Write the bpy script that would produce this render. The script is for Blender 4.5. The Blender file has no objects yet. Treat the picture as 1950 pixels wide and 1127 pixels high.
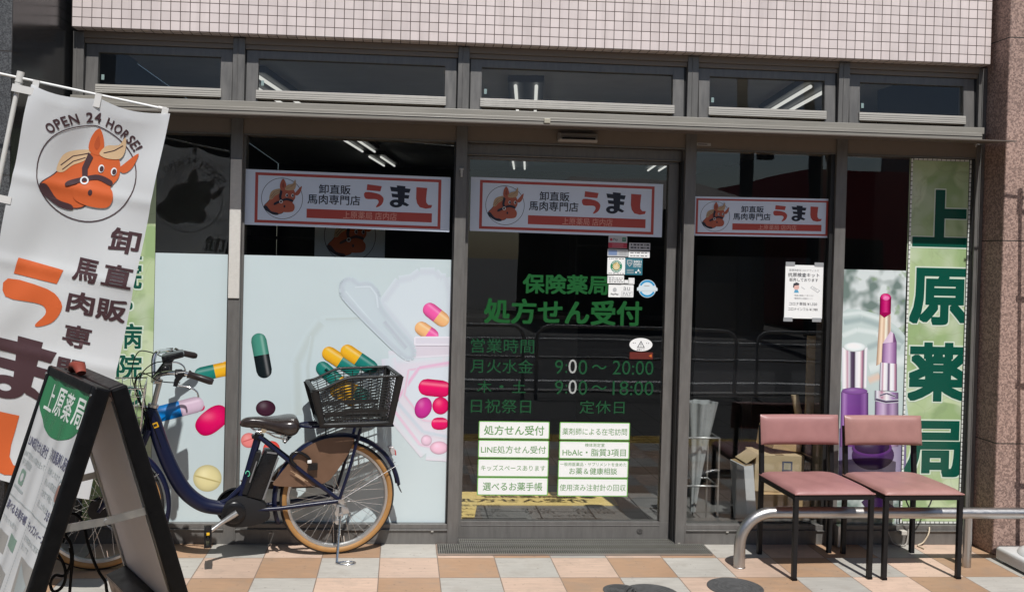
import bpy, bmesh, math, random
from mathutils import Vector, Matrix, geometry
R = math.radians
random.seed(7)
S = bpy.context.scene
C = S.collection

# ------------------------------------------------------------------ camera, world, sun, exposure
W_, H_ = 1950.0, 1127.0
CF, CP, CYW, CR = 1779.318, -0.0153, -0.0752, 0.0244
CLOC = Vector((-0.2177, -5.0963, 1.5971))
CPX, CPY = 900.45, 510.15
cam_d = bpy.data.cameras.new('camera')
cam = bpy.data.objects.new('camera', cam_d); C.objects.link(cam)
CM = Matrix.Rotation(CYW, 3, 'Z') @ Matrix.Rotation(math.pi/2 + CP, 3, 'X') @ Matrix.Rotation(CR, 3, 'Z')
cam.matrix_world = Matrix.Translation(CLOC) @ CM.to_4x4()
cam_d.sensor_fit = 'HORIZONTAL'; cam_d.sensor_width = 36.0
cam_d.lens = CF/W_*36.0
cam_d.shift_x = (W_/2 - CPX)/W_
cam_d.shift_y = (CPY - H_/2)/W_
cam_d.clip_start = 0.05; cam_d.clip_end = 3000
S.camera = cam

SUN_AZ, SUN_EL = R(8.0), R(57.7)
SDIR = Vector((math.sin(SUN_AZ)*math.cos(SUN_EL), -math.cos(SUN_AZ)*math.cos(SUN_EL), math.sin(SUN_EL)))
world = bpy.data.worlds.new("World"); S.world = world; world.use_nodes = True
wn = world.node_tree; wn.nodes.clear()
sky = wn.nodes.new('ShaderNodeTexSky'); sky.sky_type = 'NISHITA'; sky.sun_disc = False
sky.sun_elevation = SUN_EL; sky.sun_rotation = math.pi - SUN_AZ
bg = wn.nodes.new('ShaderNodeBackground'); bg.inputs['Strength'].default_value = 0.075
wo = wn.nodes.new('ShaderNodeOutputWorld')
wn.links.new(sky.outputs[0], bg.inputs[0]); wn.links.new(bg.outputs[0], wo.inputs[0])
sl = bpy.data.lights.new('sun', 'SUN'); sl.energy = 4.9; sl.angle = R(0.5); sl.color = (1.0, 0.975, 0.94)
so = bpy.data.objects.new('sun', sl); C.objects.link(so)
so.rotation_euler = (-SDIR).to_track_quat('-Z', 'Y').to_euler(); so.location = SDIR*30
S.view_settings.view_transform = 'Standard'; S.view_settings.look = 'None'
S.view_settings.exposure = 0.0; S.view_settings.gamma = 1.0; S.view_settings.use_curve_mapping = False
try:
    S.cycles.max_bounces = 8; S.cycles.transparent_max_bounces = 16; S.cycles.caustics_reflective = False
    S.cycles.caustics_refractive = False
except Exception: pass

# ------------------------------------------------------------------ survey helpers (photo measurement -> world point on a known plane)
def ray(x, y): return CM @ Vector(((x-CPX)/CF, -(y-CPY)/CF, -1.0))
def onY(x, y, Y):
    d = ray(x, y); t = (Y-CLOC.y)/d.y; return CLOC + d*t
def onZ(x, y, Z=0.0):
    d = ray(x, y); t = (Z-CLOC.z)/d.z; return CLOC + d*t

# ------------------------------------------------------------------ materials
def lin(v):
    v /= 255.0
    return v/12.92 if v <= 0.04045 else ((v+0.055)/1.055)**2.4
def col(r, g, b, k=0.6): return tuple(min(0.88, lin(c)/k) for c in (r, g, b))
_mats = {}
def mat(name, c, rough=0.5, metal=0.0, spec=0.5, var=0.0, vscale=20.0, bump=0.0, bscale=200.0, coat=0.0, stretch=None, trans=0.0):
    if name in _mats: return _mats[name]
    m = bpy.data.materials.new(name); m.use_nodes = True; _mats[name] = m
    n = m.node_tree; b = n.nodes['Principled BSDF']
    b.inputs['Base Color'].default_value = (*c, 1); b.inputs['Roughness'].default_value = rough
    b.inputs['Metallic'].default_value = metal; b.inputs['Specular IOR Level'].default_value = spec
    if coat: b.inputs['Coat Weight'].default_value = coat; b.inputs['Coat Roughness'].default_value = 0.05
    tc = n.nodes.new('ShaderNodeTexCoord'); src = tc.outputs['Object']
    if stretch:
        mp = n.nodes.new('ShaderNodeMapping'); mp.inputs['Scale'].default_value = stretch
        n.links.new(src, mp.inputs[0]); src = mp.outputs[0]
    if var:
        nz = n.nodes.new('ShaderNodeTexNoise'); nz.inputs['Scale'].default_value = vscale; nz.inputs['Detail'].default_value = 6
        nz.inputs['Roughness'].default_value = 0.65
        n.links.new(src, nz.inputs['Vector'])
        mr = n.nodes.new('ShaderNodeMapRange'); mr.inputs[1].default_value = 0.3; mr.inputs[2].default_value = 0.7
        mr.inputs[3].default_value = 1-var; mr.inputs[4].default_value = 1+var
        n.links.new(nz.outputs[0], mr.inputs[0])
        mx = n.nodes.new('ShaderNodeMix'); mx.data_type = 'RGBA'; mx.blend_type = 'MULTIPLY'; mx.inputs[0].default_value = 1
        mx.inputs[6].default_value = (*c, 1); n.links.new(mr.outputs[0], mx.inputs[7])
        n.links.new(mx.outputs[2], b.inputs['Base Color'])
        m2 = n.nodes.new('ShaderNodeMapRange'); m2.inputs[1].default_value = 0.3; m2.inputs[2].default_value = 0.7
        m2.inputs[3].default_value = max(0, rough-0.08); m2.inputs[4].default_value = rough+0.1
        n.links.new(nz.outputs[0], m2.inputs[0]); n.links.new(m2.outputs[0], b.inputs['Roughness'])
    if bump:
        bz = n.nodes.new('ShaderNodeTexNoise'); bz.inputs['Scale'].default_value = bscale; bz.inputs['Detail'].default_value = 4
        n.links.new(src, bz.inputs['Vector'])
        bp = n.nodes.new('ShaderNodeBump'); bp.inputs['Strength'].default_value = bump; bp.inputs['Distance'].default_value = 0.004
        n.links.new(bz.outputs[0], bp.inputs['Height']); n.links.new(bp.outputs[0], b.inputs['Normal'])
    if trans:
        tr = n.nodes.new('ShaderNodeBsdfTranslucent'); tr.inputs[0].default_value = (*c, 1)
        ms = n.nodes.new('ShaderNodeMixShader'); ms.inputs[0].default_value = trans
        out = n.nodes['Material Output']
        n.links.new(b.outputs[0], ms.inputs[1]); n.links.new(tr.outputs[0], ms.inputs[2]); n.links.new(ms.outputs[0], out.inputs[0])
    return m

def glass_mat(name, tint, boost=1.6, wob=0.0):
    m = bpy.data.materials.new(name); m.use_nodes = True; n = m.node_tree; n.nodes.clear()
    out = n.nodes.new('ShaderNodeOutputMaterial')
    tr = n.nodes.new('ShaderNodeBsdfTransparent'); tr.inputs[0].default_value = (*tint, 1)
    gl = n.nodes.new('ShaderNodeBsdfGlossy'); gl.inputs['Roughness'].default_value = 0.0; gl.inputs[0].default_value = (0.95, 0.97, 1, 1)
    fr = n.nodes.new('ShaderNodeFresnel'); gb_ = n.nodes.new('ShaderNodeNewGeometry')   # a pane reflects the same from both sides
    n.links.new(remap(n, gb_.outputs['Backfacing'], 0, 1, 1.5, 1/1.5), fr.inputs[0])
    mu = n.nodes.new('ShaderNodeMath'); mu.operation = 'MULTIPLY'; mu.inputs[1].default_value = boost; mu.use_clamp = True
    mx = n.nodes.new('ShaderNodeMixShader')
    n.links.new(fr.outputs[0], mu.inputs[0]); n.links.new(mu.outputs[0], mx.inputs[0])
    n.links.new(tr.outputs[0], mx.inputs[1]); n.links.new(gl.outputs[0], mx.inputs[2]); n.links.new(mx.outputs[0], out.inputs[0])
    if wob:
        tc = n.nodes.new('ShaderNodeTexCoord'); nz = n.nodes.new('ShaderNodeTexNoise'); nz.inputs['Scale'].default_value = 1.6
        nz.inputs['Detail'].default_value = 1.0
        bp = n.nodes.new('ShaderNodeBump'); bp.inputs['Strength'].default_value = wob; bp.inputs['Distance'].default_value = 0.004
        n.links.new(tc.outputs['Object'], nz.inputs['Vector']); n.links.new(nz.outputs[0], bp.inputs['Height'])
        n.links.new(bp.outputs[0], gl.inputs['Normal'])
    _mats[name] = m
    return m

def emit_mat(name, c, s):
    m = bpy.data.materials.new(name); m.use_nodes = True; n = m.node_tree; n.nodes.clear()
    out = n.nodes.new('ShaderNodeOutputMaterial'); e = n.nodes.new('ShaderNodeEmission')
    e.inputs[0].default_value = (*c, 1); e.inputs[1].default_value = s; n.links.new(e.outputs[0], out.inputs[0]); return m

def nd(n, t, **k):
    o = n.nodes.new(t)
    for a, v in k.items(): setattr(o, a, v)
    return o
def mth(n, op, a, b=None, c=None, clamp=False):
    o = nd(n, 'ShaderNodeMath', operation=op, use_clamp=clamp)
    for i, v in enumerate((a, b, c)):
        if v is None: continue
        if isinstance(v, (int, float)): o.inputs[i].default_value = v
        else: n.links.new(v, o.inputs[i])
    return o.outputs[0]
def mixc(n, f, a, b, blend='MIX'):
    o = nd(n, 'ShaderNodeMix', data_type='RGBA', blend_type=blend)
    for i, v in ((0, f), (6, a), (7, b)):
        if isinstance(v, (int, float)): o.inputs[i].default_value = v
        elif isinstance(v, tuple): o.inputs[i].default_value = (*v[:3], 1)
        else: n.links.new(v, o.inputs[i])
    return o.outputs[2]
def noise(n, vec, scale, detail=4, rough=0.6):
    o = nd(n, 'ShaderNodeTexNoise'); o.inputs['Scale'].default_value = scale; o.inputs['Detail'].default_value = detail
    o.inputs['Roughness'].default_value = rough; n.links.new(vec, o.inputs['Vector']); return o.outputs[0]
def remap(n, v, a, b, c, d):
    o = nd(n, 'ShaderNodeMapRange'); n.links.new(v, o.inputs[0])
    for i, x in enumerate((a, b, c, d)): o.inputs[i+1].default_value = x
    return o.outputs[0]
def new_mat(name):
    m = bpy.data.materials.new(name); m.use_nodes = True; _mats[name] = m
    return m, m.node_tree, m.node_tree.nodes['Principled BSDF']

def facade_tile_mat():
    m, n, b = new_mat('pink_mosaic_tile'); P = 0.0503
    tc = nd(n, 'ShaderNodeTexCoord'); sp = nd(n, 'ShaderNodeSeparateXYZ'); n.links.new(tc.outputs['Object'], sp.inputs[0])
    x = mth(n, 'MULTIPLY_ADD', sp.outputs[0], 1/P, 100.12); z = mth(n, 'MULTIPLY_ADD', sp.outputs[2], 1/P, 100.0-2.727/P)
    y = mth(n, 'MULTIPLY_ADD', sp.outputs[1], 1/P, 100.5)
    g = 0.08
    def ln(c): return mth(n, 'LESS_THAN', mth(n, 'FRACT', c), g)
    geo = nd(n, 'ShaderNodeNewGeometry'); sn = nd(n, 'ShaderNodeSeparateXYZ'); n.links.new(geo.outputs['Normal'], sn.inputs[0])
    under = mth(n, 'GREATER_THAN', mth(n, 'ABSOLUTE', sn.outputs[2]), 0.5)
    zz = mth(n, 'MULTIPLY', ln(z), mth(n, 'SUBTRACT', 1.0, under))
    yy = mth(n, 'MULTIPLY', ln(y), under)
    mask = mth(n, 'MAXIMUM', mth(n, 'MAXIMUM', ln(x), zz), yy)
    cb = nd(n, 'ShaderNodeCombineXYZ')
    n.links.new(mth(n, 'FLOOR', x), cb.inputs[0]); n.links.new(mth(n, 'FLOOR', z), cb.inputs[2])
    wnz = nd(n, 'ShaderNodeTexWhiteNoise'); n.links.new(cb.outputs[0], wnz.inputs['Vector'])
    v = remap(n, wnz.outputs['Value'], 0, 1, 0.92, 1.05)
    big = remap(n, noise(n, tc.outputs['Object'], 3.0, 5), 0.3, 0.7, 0.93, 1.05)
    c = mixc(n, 1.0, mixc(n, 1.0, (0.70, 0.615, 0.595), v, 'MULTIPLY'), big, 'MULTIPLY')
    mp = nd(n, 'ShaderNodeMapping'); mp.inputs['Scale'].default_value = (9, 9, 0.7); n.links.new(tc.outputs['Object'], mp.inputs[0])
    st = noise(n, mp.outputs[0], 1.5, 5, 0.65)
    c = mixc(n, remap(n, st, 0.5, 0.78, 0.0, 0.4), c, (0.42, 0.36, 0.34))
    gr = mixc(n, noise(n, tc.outputs['Object'], 30), (0.075, 0.055, 0.05), (0.13, 0.10, 0.09))
    n.links.new(mixc(n, mask, c, gr), b.inputs['Base Color'])
    n.links.new(remap(n, mask, 0, 1, 0.28, 0.9), b.inputs['Roughness'])
    bp = nd(n, 'ShaderNodeBump'); bp.inputs['Strength'].default_value = 0.6; bp.inputs['Distance'].default_value = 0.003
    n.links.new(mth(n, 'SUBTRACT', 1.0, mask), bp.inputs['Height']); n.links.new(bp.outputs[0], b.inputs['Normal'])
    return m

def pavement_mat():
    m, n, b = new_mat('pavement_tile'); P = 0.3
    tc = nd(n, 'ShaderNodeTexCoord'); sp = nd(n, 'ShaderNodeSeparateXYZ'); n.links.new(tc.outputs['Object'], sp.inputs[0])
    x = mth(n, 'MULTIPLY_ADD', sp.outputs[0], 1/P, 305.0)            # tile column (line 5 runs through x = 0)
    r = mth(n, 'MULTIPLY_ADD', sp.outputs[1], -1/P, 300.0-0.223/P)    # tile row, counting towards the street
    kx, kr = mth(n, 'FLOOR', x), mth(n, 'FLOOR', r)
    t = mth(n, 'MODULO', mth(n, 'ADD', mth(n, 'ADD', kx, kr), 0.5), 3.0)   # grey 0, pink 1, orange 2
    t = mth(n, 'FLOOR', t)
    grey, pink, orange = (0.43, 0.41, 0.37), (0.54, 0.395, 0.305), (0.40, 0.255, 0.160)
    c = mixc(n, mth(n, 'GREATER_THAN', t, 1.5), mixc(n, mth(n, 'GREATER_THAN', t, 0.5), grey, pink), orange)
    cb = nd(n, 'ShaderNodeCombineXYZ'); n.links.new(kx, cb.inputs[0]); n.links.new(kr, cb.inputs[1])
    wv = nd(n, 'ShaderNodeTexWhiteNoise'); n.links.new(cb.outputs[0], wv.inputs['Vector'])
    c = mixc(n, 1.0, c, remap(n, wv.outputs['Value'], 0, 1, 0.9, 1.08), 'MULTIPLY')
    mp = nd(n, 'ShaderNodeMapping'); mp.inputs['Scale'].default_value = (5, 60, 5); n.links.new(tc.outputs['Object'], mp.inputs[0])
    off = nd(n, 'ShaderNodeVectorMath', operation='MULTIPLY_ADD'); n.links.new(wv.outputs['Color'], off.inputs[0])
    off.inputs[1].default_value = (40, 40, 40); n.links.new(mp.outputs[0], off.inputs[2])
    streak = noise(n, off.outputs[0], 1.4, 7, 0.65)
    c = mixc(n, 1.0, c, remap(n, streak, 0.3, 0.7, 0.84, 1.12), 'MULTIPLY')
    dirt = noise(n, tc.outputs['Object'], 5.5, 8, 0.7)
    c = mixc(n, remap(n, dirt, 0.50, 0.75, 0.0, 0.5), c, (0.25, 0.21, 0.17))
    spots = noise(n, tc.outputs['Object'], 38, 2, 0.5)
    c = mixc(n, remap(n, spots, 0.67, 0.72, 0.0, 0.5), c, (0.14, 0.11, 0.09))
    patch = remap(n, noise(n, tc.outputs['Object'], 1.3, 3), 0.35, 0.65, 0.90, 1.06)
    c = mixc(n, 1.0, c, patch, 'MULTIPLY')
    def edge(v):
        f = mth(n, 'FRACT', v); return mth(n, 'GREATER_THAN', mth(n, 'ABSOLUTE', mth(n, 'SUBTRACT', f, 0.5)), 0.4915)
    mask = mth(n, 'MAXIMUM', edge(x), edge(r))
    jn = mixc(n, noise(n, tc.outputs['Object'], 9, 5), (0.10, 0.07, 0.055), (0.30, 0.23, 0.18))
    c = mixc(n, mask, c, jn)
    n.links.new(c, b.inputs['Base Color'])
    n.links.new(remap(n, streak, 0.3, 0.7, 0.42, 0.62), b.inputs['Roughness']); b.inputs['Specular IOR Level'].default_value = 0.35
    bp = nd(n, 'ShaderNodeBump'); bp.inputs['Strength'].default_value = 0.25; bp.inputs['Distance'].default_value = 0.003
    h = mth(n, 'SUBTRACT', mth(n, 'MULTIPLY', streak, 0.6), mask)
    n.links.new(h, bp.inputs['Height']); n.links.new(bp.outputs[0], b.inputs['Normal'])
    return m

def granite_mat(name, c1, c2, c3, scale, rough, bump, joints=None, axis=2):
    m, n, b = new_mat(name)
    tc = nd(n, 'ShaderNodeTexCoord')
    vo = nd(n, 'ShaderNodeTexVoronoi'); vo.inputs['Scale'].default_value = scale; n.links.new(tc.outputs['Object'], vo.inputs['Vector'])
    bw = nd(n, 'ShaderNodeRGBToBW'); n.links.new(vo.outputs['Color'], bw.inputs[0])
    nz = noise(n, tc.outputs['Object'], scale*1.7, 3, 0.7)
    c = mixc(n, remap(n, bw.outputs[0], 0.3, 0.7, 0, 1), c1, c2)
    c = mixc(n, remap(n, nz, 0.56, 0.66, 0, 1), c, c3)
    big = remap(n, noise(n, tc.outputs['Object'], 2.2, 4), 0.3, 0.7, 0.9, 1.08)
    c = mixc(n, 1.0, c, big, 'MULTIPLY')
    if joints:
        sp = nd(n, 'ShaderNodeSeparateXYZ'); n.links.new(tc.outputs['Object'], sp.inputs[0])
        mk = None
        for zj in joints:
            q = mth(n, 'LESS_THAN', mth(n, 'ABSOLUTE', mth(n, 'SUBTRACT', sp.outputs[2], zj)), 0.003)
            mk = q if mk is None else mth(n, 'MAXIMUM', mk, q)
        c = mixc(n, mk, c, (0.03, 0.025, 0.022))
    n.links.new(c, b.inputs['Base Color']); b.inputs['Roughness'].default_value = rough
    if bump:
        bp = nd(n, 'ShaderNodeBump'); bp.inputs['Strength'].default_value = bump; bp.inputs['Distance'].default_value = 0.004
        n.links.new(nz, bp.inputs['Height']); n.links.new(bp.outputs[0], b.inputs['Normal'])
    return m

def leafprint_mat(name):
    m, n, b = new_mat(name)
    tc = nd(n, 'ShaderNodeTexCoord')
    d = nd(n, 'ShaderNodeVectorMath', operation='MULTIPLY_ADD')
    nz = nd(n, 'ShaderNodeTexNoise'); nz.inputs['Scale'].default_value = 2.2; nz.inputs['Detail'].default_value = 3
    n.links.new(tc.outputs['Object'], nz.inputs['Vector']); n.links.new(nz.outputs['Color'], d.inputs[0])
    d.inputs[1].default_value = (0.5, 0.5, 0.5); n.links.new(tc.outputs['Object'], d.inputs[2])
    vo = nd(n, 'ShaderNodeTexVoronoi', feature='SMOOTH_F1'); vo.inputs['Scale'].default_value = 4.2; vo.inputs['Smoothness'].default_value = 0.25
    n.links.new(d.outputs[0], vo.inputs['Vector'])
    bw = nd(n, 'ShaderNodeRGBToBW'); n.links.new(vo.outputs['Color'], bw.inputs[0])
    c = mixc(n, remap(n, bw.outputs[0], 0.25, 0.75, 0, 1), (0.30, 0.42, 0.20), (0.50, 0.60, 0.36))
    c = mixc(n, remap(n, noise(n, tc.outputs['Object'], 3.0, 2), 0.5, 0.68, 0, 0.75), c, (0.62, 0.67, 0.56))
    c = mixc(n, remap(n, noise(n, d.outputs[0], 7, 3), 0.60, 0.72, 0, 0.4), c, (0.22, 0.30, 0.16))
    vein = nd(n, 'ShaderNodeTexVoronoi', feature='DISTANCE_TO_EDGE'); vein.inputs['Scale'].default_value = 3.1; n.links.new(d.outputs[0], vein.inputs['Vector'])
    c = mixc(n, remap(n, vein.outputs['Distance'], 0.0, 0.012, 0.22, 0.0), c, (0.24, 0.26, 0.16))
    n.links.new(c, b.inputs['Base Color']); b.inputs['Roughness'].default_value = 0.16
    return m

def bokeh_mat(name):
    m, n, b = new_mat(name)
    tc = nd(n, 'ShaderNodeTexCoord')
    a = noise(n, tc.outputs['Object'], 7.5, 2, 0.5); a2 = noise(n, tc.outputs['Object'], 13, 2, 0.5)
    c = mixc(n, remap(n, a, 0.42, 0.56, 0, 1), (0.16, 0.22, 0.20), (0.62, 0.68, 0.68))
    c = mixc(n, remap(n, a2, 0.58, 0.66, 0, 0.6), c, (0.16, 0.28, 0.10))
    n.links.new(c, b.inputs['Base Color']); b.inputs['Roughness'].default_value = 0.12
    return m

# ------------------------------------------------------------------ mesh builder
class MB:
    def __init__(s): s.v = []; s.f = []; s.m = []; s.col = {}
    def add(s, vs, fs, m=0, cols=None):
        o = len(s.v)
        if cols:
            for i, c in enumerate(cols): s.col[o+i] = c
        s.v += [Vector(p) for p in vs]; s.f += [tuple(i+o for i in f) for f in fs]; s.m += [m]*len(fs)
    def box(s, x0, x1, y0, y1, z0, z1, m=0, M=None):
        vs = [Vector((x, y, z)) for z in (z0, z1) for y in (y0, y1) for x in (x0, x1)]
        if M is not None: vs = [M @ p for p in vs]
        s.add(vs, [(0, 2, 3, 1), (4, 5, 7, 6), (0, 1, 5, 4), (2, 6, 7, 3), (0, 4, 6, 2), (1, 3, 7, 5)], m); return s
    def tube(s, pts, r, n=10, m=0, closed=False, flat=1.0):
        pts = [Vector(p) for p in pts]; k = len(pts)
        rs = r if isinstance(r, (list, tuple)) else [r]*k
        T = []
        for i in range(k):
            a = pts[(i-1) % k] if (closed or i > 0) else pts[i]; b = pts[(i+1) % k] if (closed or i < k-1) else pts[i]
            T.append((b-a).normalized())
        up = Vector((0, 0, 1)) if abs(T[0].z) < 0.9 else Vector((0, 1, 0))
        N = (up - T[0]*up.dot(T[0])).normalized(); vs = []
        for i in range(k):
            N = (N - T[i]*N.dot(T[i])).normalized(); B = T[i].cross(N)
            for j in range(n):
                a = 2*math.pi*j/n; vs.append(pts[i] + (N*math.cos(a)*flat + B*math.sin(a))*rs[i])
        fs = []
        for i in range(k if closed else k-1):
            for j in range(n):
                a = i*n+j; b = i*n+(j+1) % n; c = ((i+1) % k)*n+(j+1) % n; d = ((i+1) % k)*n+j; fs.append((a, b, c, d))
        if not closed: fs += [tuple(range(n-1, -1, -1)), tuple((k-1)*n+j for j in range(n))]
        s.add(vs, fs, m); return s
    def cyl(s, p0, p1, r, n=16, m=0, r2=None): return s.tube([p0, p1], [r, r if r2 is None else r2], n, m)
    def prism(s, base, off, m=0):
        base = [Vector(p) for p in base]; off = Vector(off); k = len(base)
        vs = base + [p+off for p in base]
        tris = geometry.tessellate_polygon([base])
        fs = [tuple(t) for t in tris] + [tuple(i+k for i in reversed(t)) for t in tris]
        fs += [(i, i+k, (i+1) % k+k, (i+1) % k) for i in range(k)]
        s.add(vs, fs, m); return s
    def grid(s, fn, nu, nv, m=0, cu=False):
        vs = [fn(i/nu, j/nv) for j in range(nv+1) for i in range(nu+1)]
        fs = [(j*(nu+1)+i, j*(nu+1)+i+1, (j+1)*(nu+1)+i+1, (j+1)*(nu+1)+i) for j in range(nv) for i in range(nu)]
        s.add(vs, fs, m); return s
    def lathe(s, prof, c, n=24, m=0, axis='Z'):
        vs = []; k = len(prof)
        for (r, h) in prof:
            for j in range(n):
                a = 2*math.pi*j/n; p = (r*math.cos(a), r*math.sin(a), h)
                if axis == 'Y': p = (p[0], p[2], p[1])
                vs.append(Vector(c)+Vector(p))
        fs = [(i*n+j, i*n+(j+1) % n, (i+1)*n+(j+1) % n, (i+1)*n+j) for i in range(k-1) for j in range(n)]
        fs += [tuple(range(n)), tuple((k-1)*n+j for j in range(n))]
        s.add(vs, fs, m); return s
    def build(s, name, mats, parent=None, smooth=None, bevel=0.0, seg=2, fixn=True, sub=0):
        if not isinstance(mats, (list, tuple)): mats = [mats]
        base = Vector((0, 0, 0))
        if parent is None and not s.__dict__.get('keep'):
            xs = [p.x for p in s.v]; ys = [p.y for p in s.v]; zs = [p.z for p in s.v]
            base = Vector(((min(xs)+max(xs))/2, (min(ys)+max(ys))/2, min(zs)))
        elif parent is not None: base = Vector(parent.get('_o', (0, 0, 0)))
        me = bpy.data.meshes.new(name); bm = bmesh.new()
        ly = bm.verts.layers.float_color.new('print') if s.col else None
        bv = [bm.verts.new(p-base) for p in s.v]
        if s.col:
            for i, c in s.col.items(): bv[i][ly] = (c[0], c[1], c[2], 1.0)
        for f, mi in zip(s.f, s.m):
            try:
                ff = bm.faces.new([bv[i] for i in f]); ff.material_index = mi
            except ValueError: pass
        if fixn: bmesh.ops.recalc_face_normals(bm, faces=bm.faces)
        if bevel:
            es = [e for e in bm.edges if len(e.link_faces) == 2 and e.calc_face_angle(0) > 0.5]
            bmesh.ops.bevel(bm, geom=es, offset=bevel, segments=seg, profile=0.5, affect='EDGES', clamp_overlap=True)
        for f in bm.faces: f.smooth = smooth is not None
        bm.to_mesh(me); bm.free()
        if smooth is not None: me.set_sharp_from_angle(angle=R(smooth))
        for m in mats: me.materials.append(m)
        o = bpy.data.objects.new(name, me); C.objects.link(o)
        if parent is not None: o.parent = parent; o['_o'] = tuple(parent.get('_o', (0, 0, 0)))
        else: o.location = base; o['_o'] = tuple(base)
        return o

ALL = []
def tag(o, label=None, cat=None, group=None, kind=None):
    if label: o['label'] = label
    if cat: o['category'] = cat
    if group: o['group'] = group
    if kind: o['kind'] = kind
    return o
def root(name, loc=(0, 0, 0), rot=(0, 0, 0), local=False):
    o = bpy.data.objects.new(name, None); C.objects.link(o); o.location = loc; o.rotation_euler = rot
    o.empty_display_size = 0.1
    o['_o'] = (0.0, 0.0, 0.0) if local else tuple(loc)
    return o
def copy_tree(o, parent=None):
    c = o.copy(); C.objects.link(c)
    if parent is not None: c.parent = parent
    for ch in list(o.children): copy_tree(ch, c)
    return c

# ------------------------------------------------------------------ flat printed art
_txt = {}
def glyphs(s, bold=0.0, space=1.0):
    k = (s, bold, space)
    if k in _txt: return _txt[k]
    cu = bpy.data.curves.new('lettering', 'FONT'); cu.body = s; cu.offset = bold; cu.resolution_u = 3; cu.space_character = space
    ob = bpy.data.objects.new('lettering', cu); C.objects.link(ob)
    dg = bpy.context.evaluated_depsgraph_get(); me = bpy.data.meshes.new_from_object(ob.evaluated_get(dg))
    vs = [(v.co.x, v.co.y) for v in me.vertices]; fs = [tuple(p.vertices) for p in me.polygons if p.normal.z > 0.0 or True]
    bpy.data.objects.remove(ob); bpy.data.curves.remove(cu); bpy.data.meshes.remove(me)
    _txt[k] = (vs, fs); return _txt[k]
def spl(p, n=6, closed=True):
    out = []; k = len(p)
    for i in range(k if closed else k-1):
        if closed: a, b, c, d = p[(i-1) % k], p[i], p[(i+1) % k], p[(i+2) % k]
        else: a, b, c, d = p[max(i-1, 0)], p[i], p[i+1], p[min(i+2, k-1)]
        for j in range(n):
            t = j/n
            out.append(tuple(0.5*((2*b[q])+(-a[q]+c[q])*t+(2*a[q]-5*b[q]+4*c[q]-d[q])*t*t+(-a[q]+3*b[q]-3*c[q]+d[q])*t**3) for q in range(len(b))))
    if not closed: out.append(tuple(p[-1]))
    return out
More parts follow.
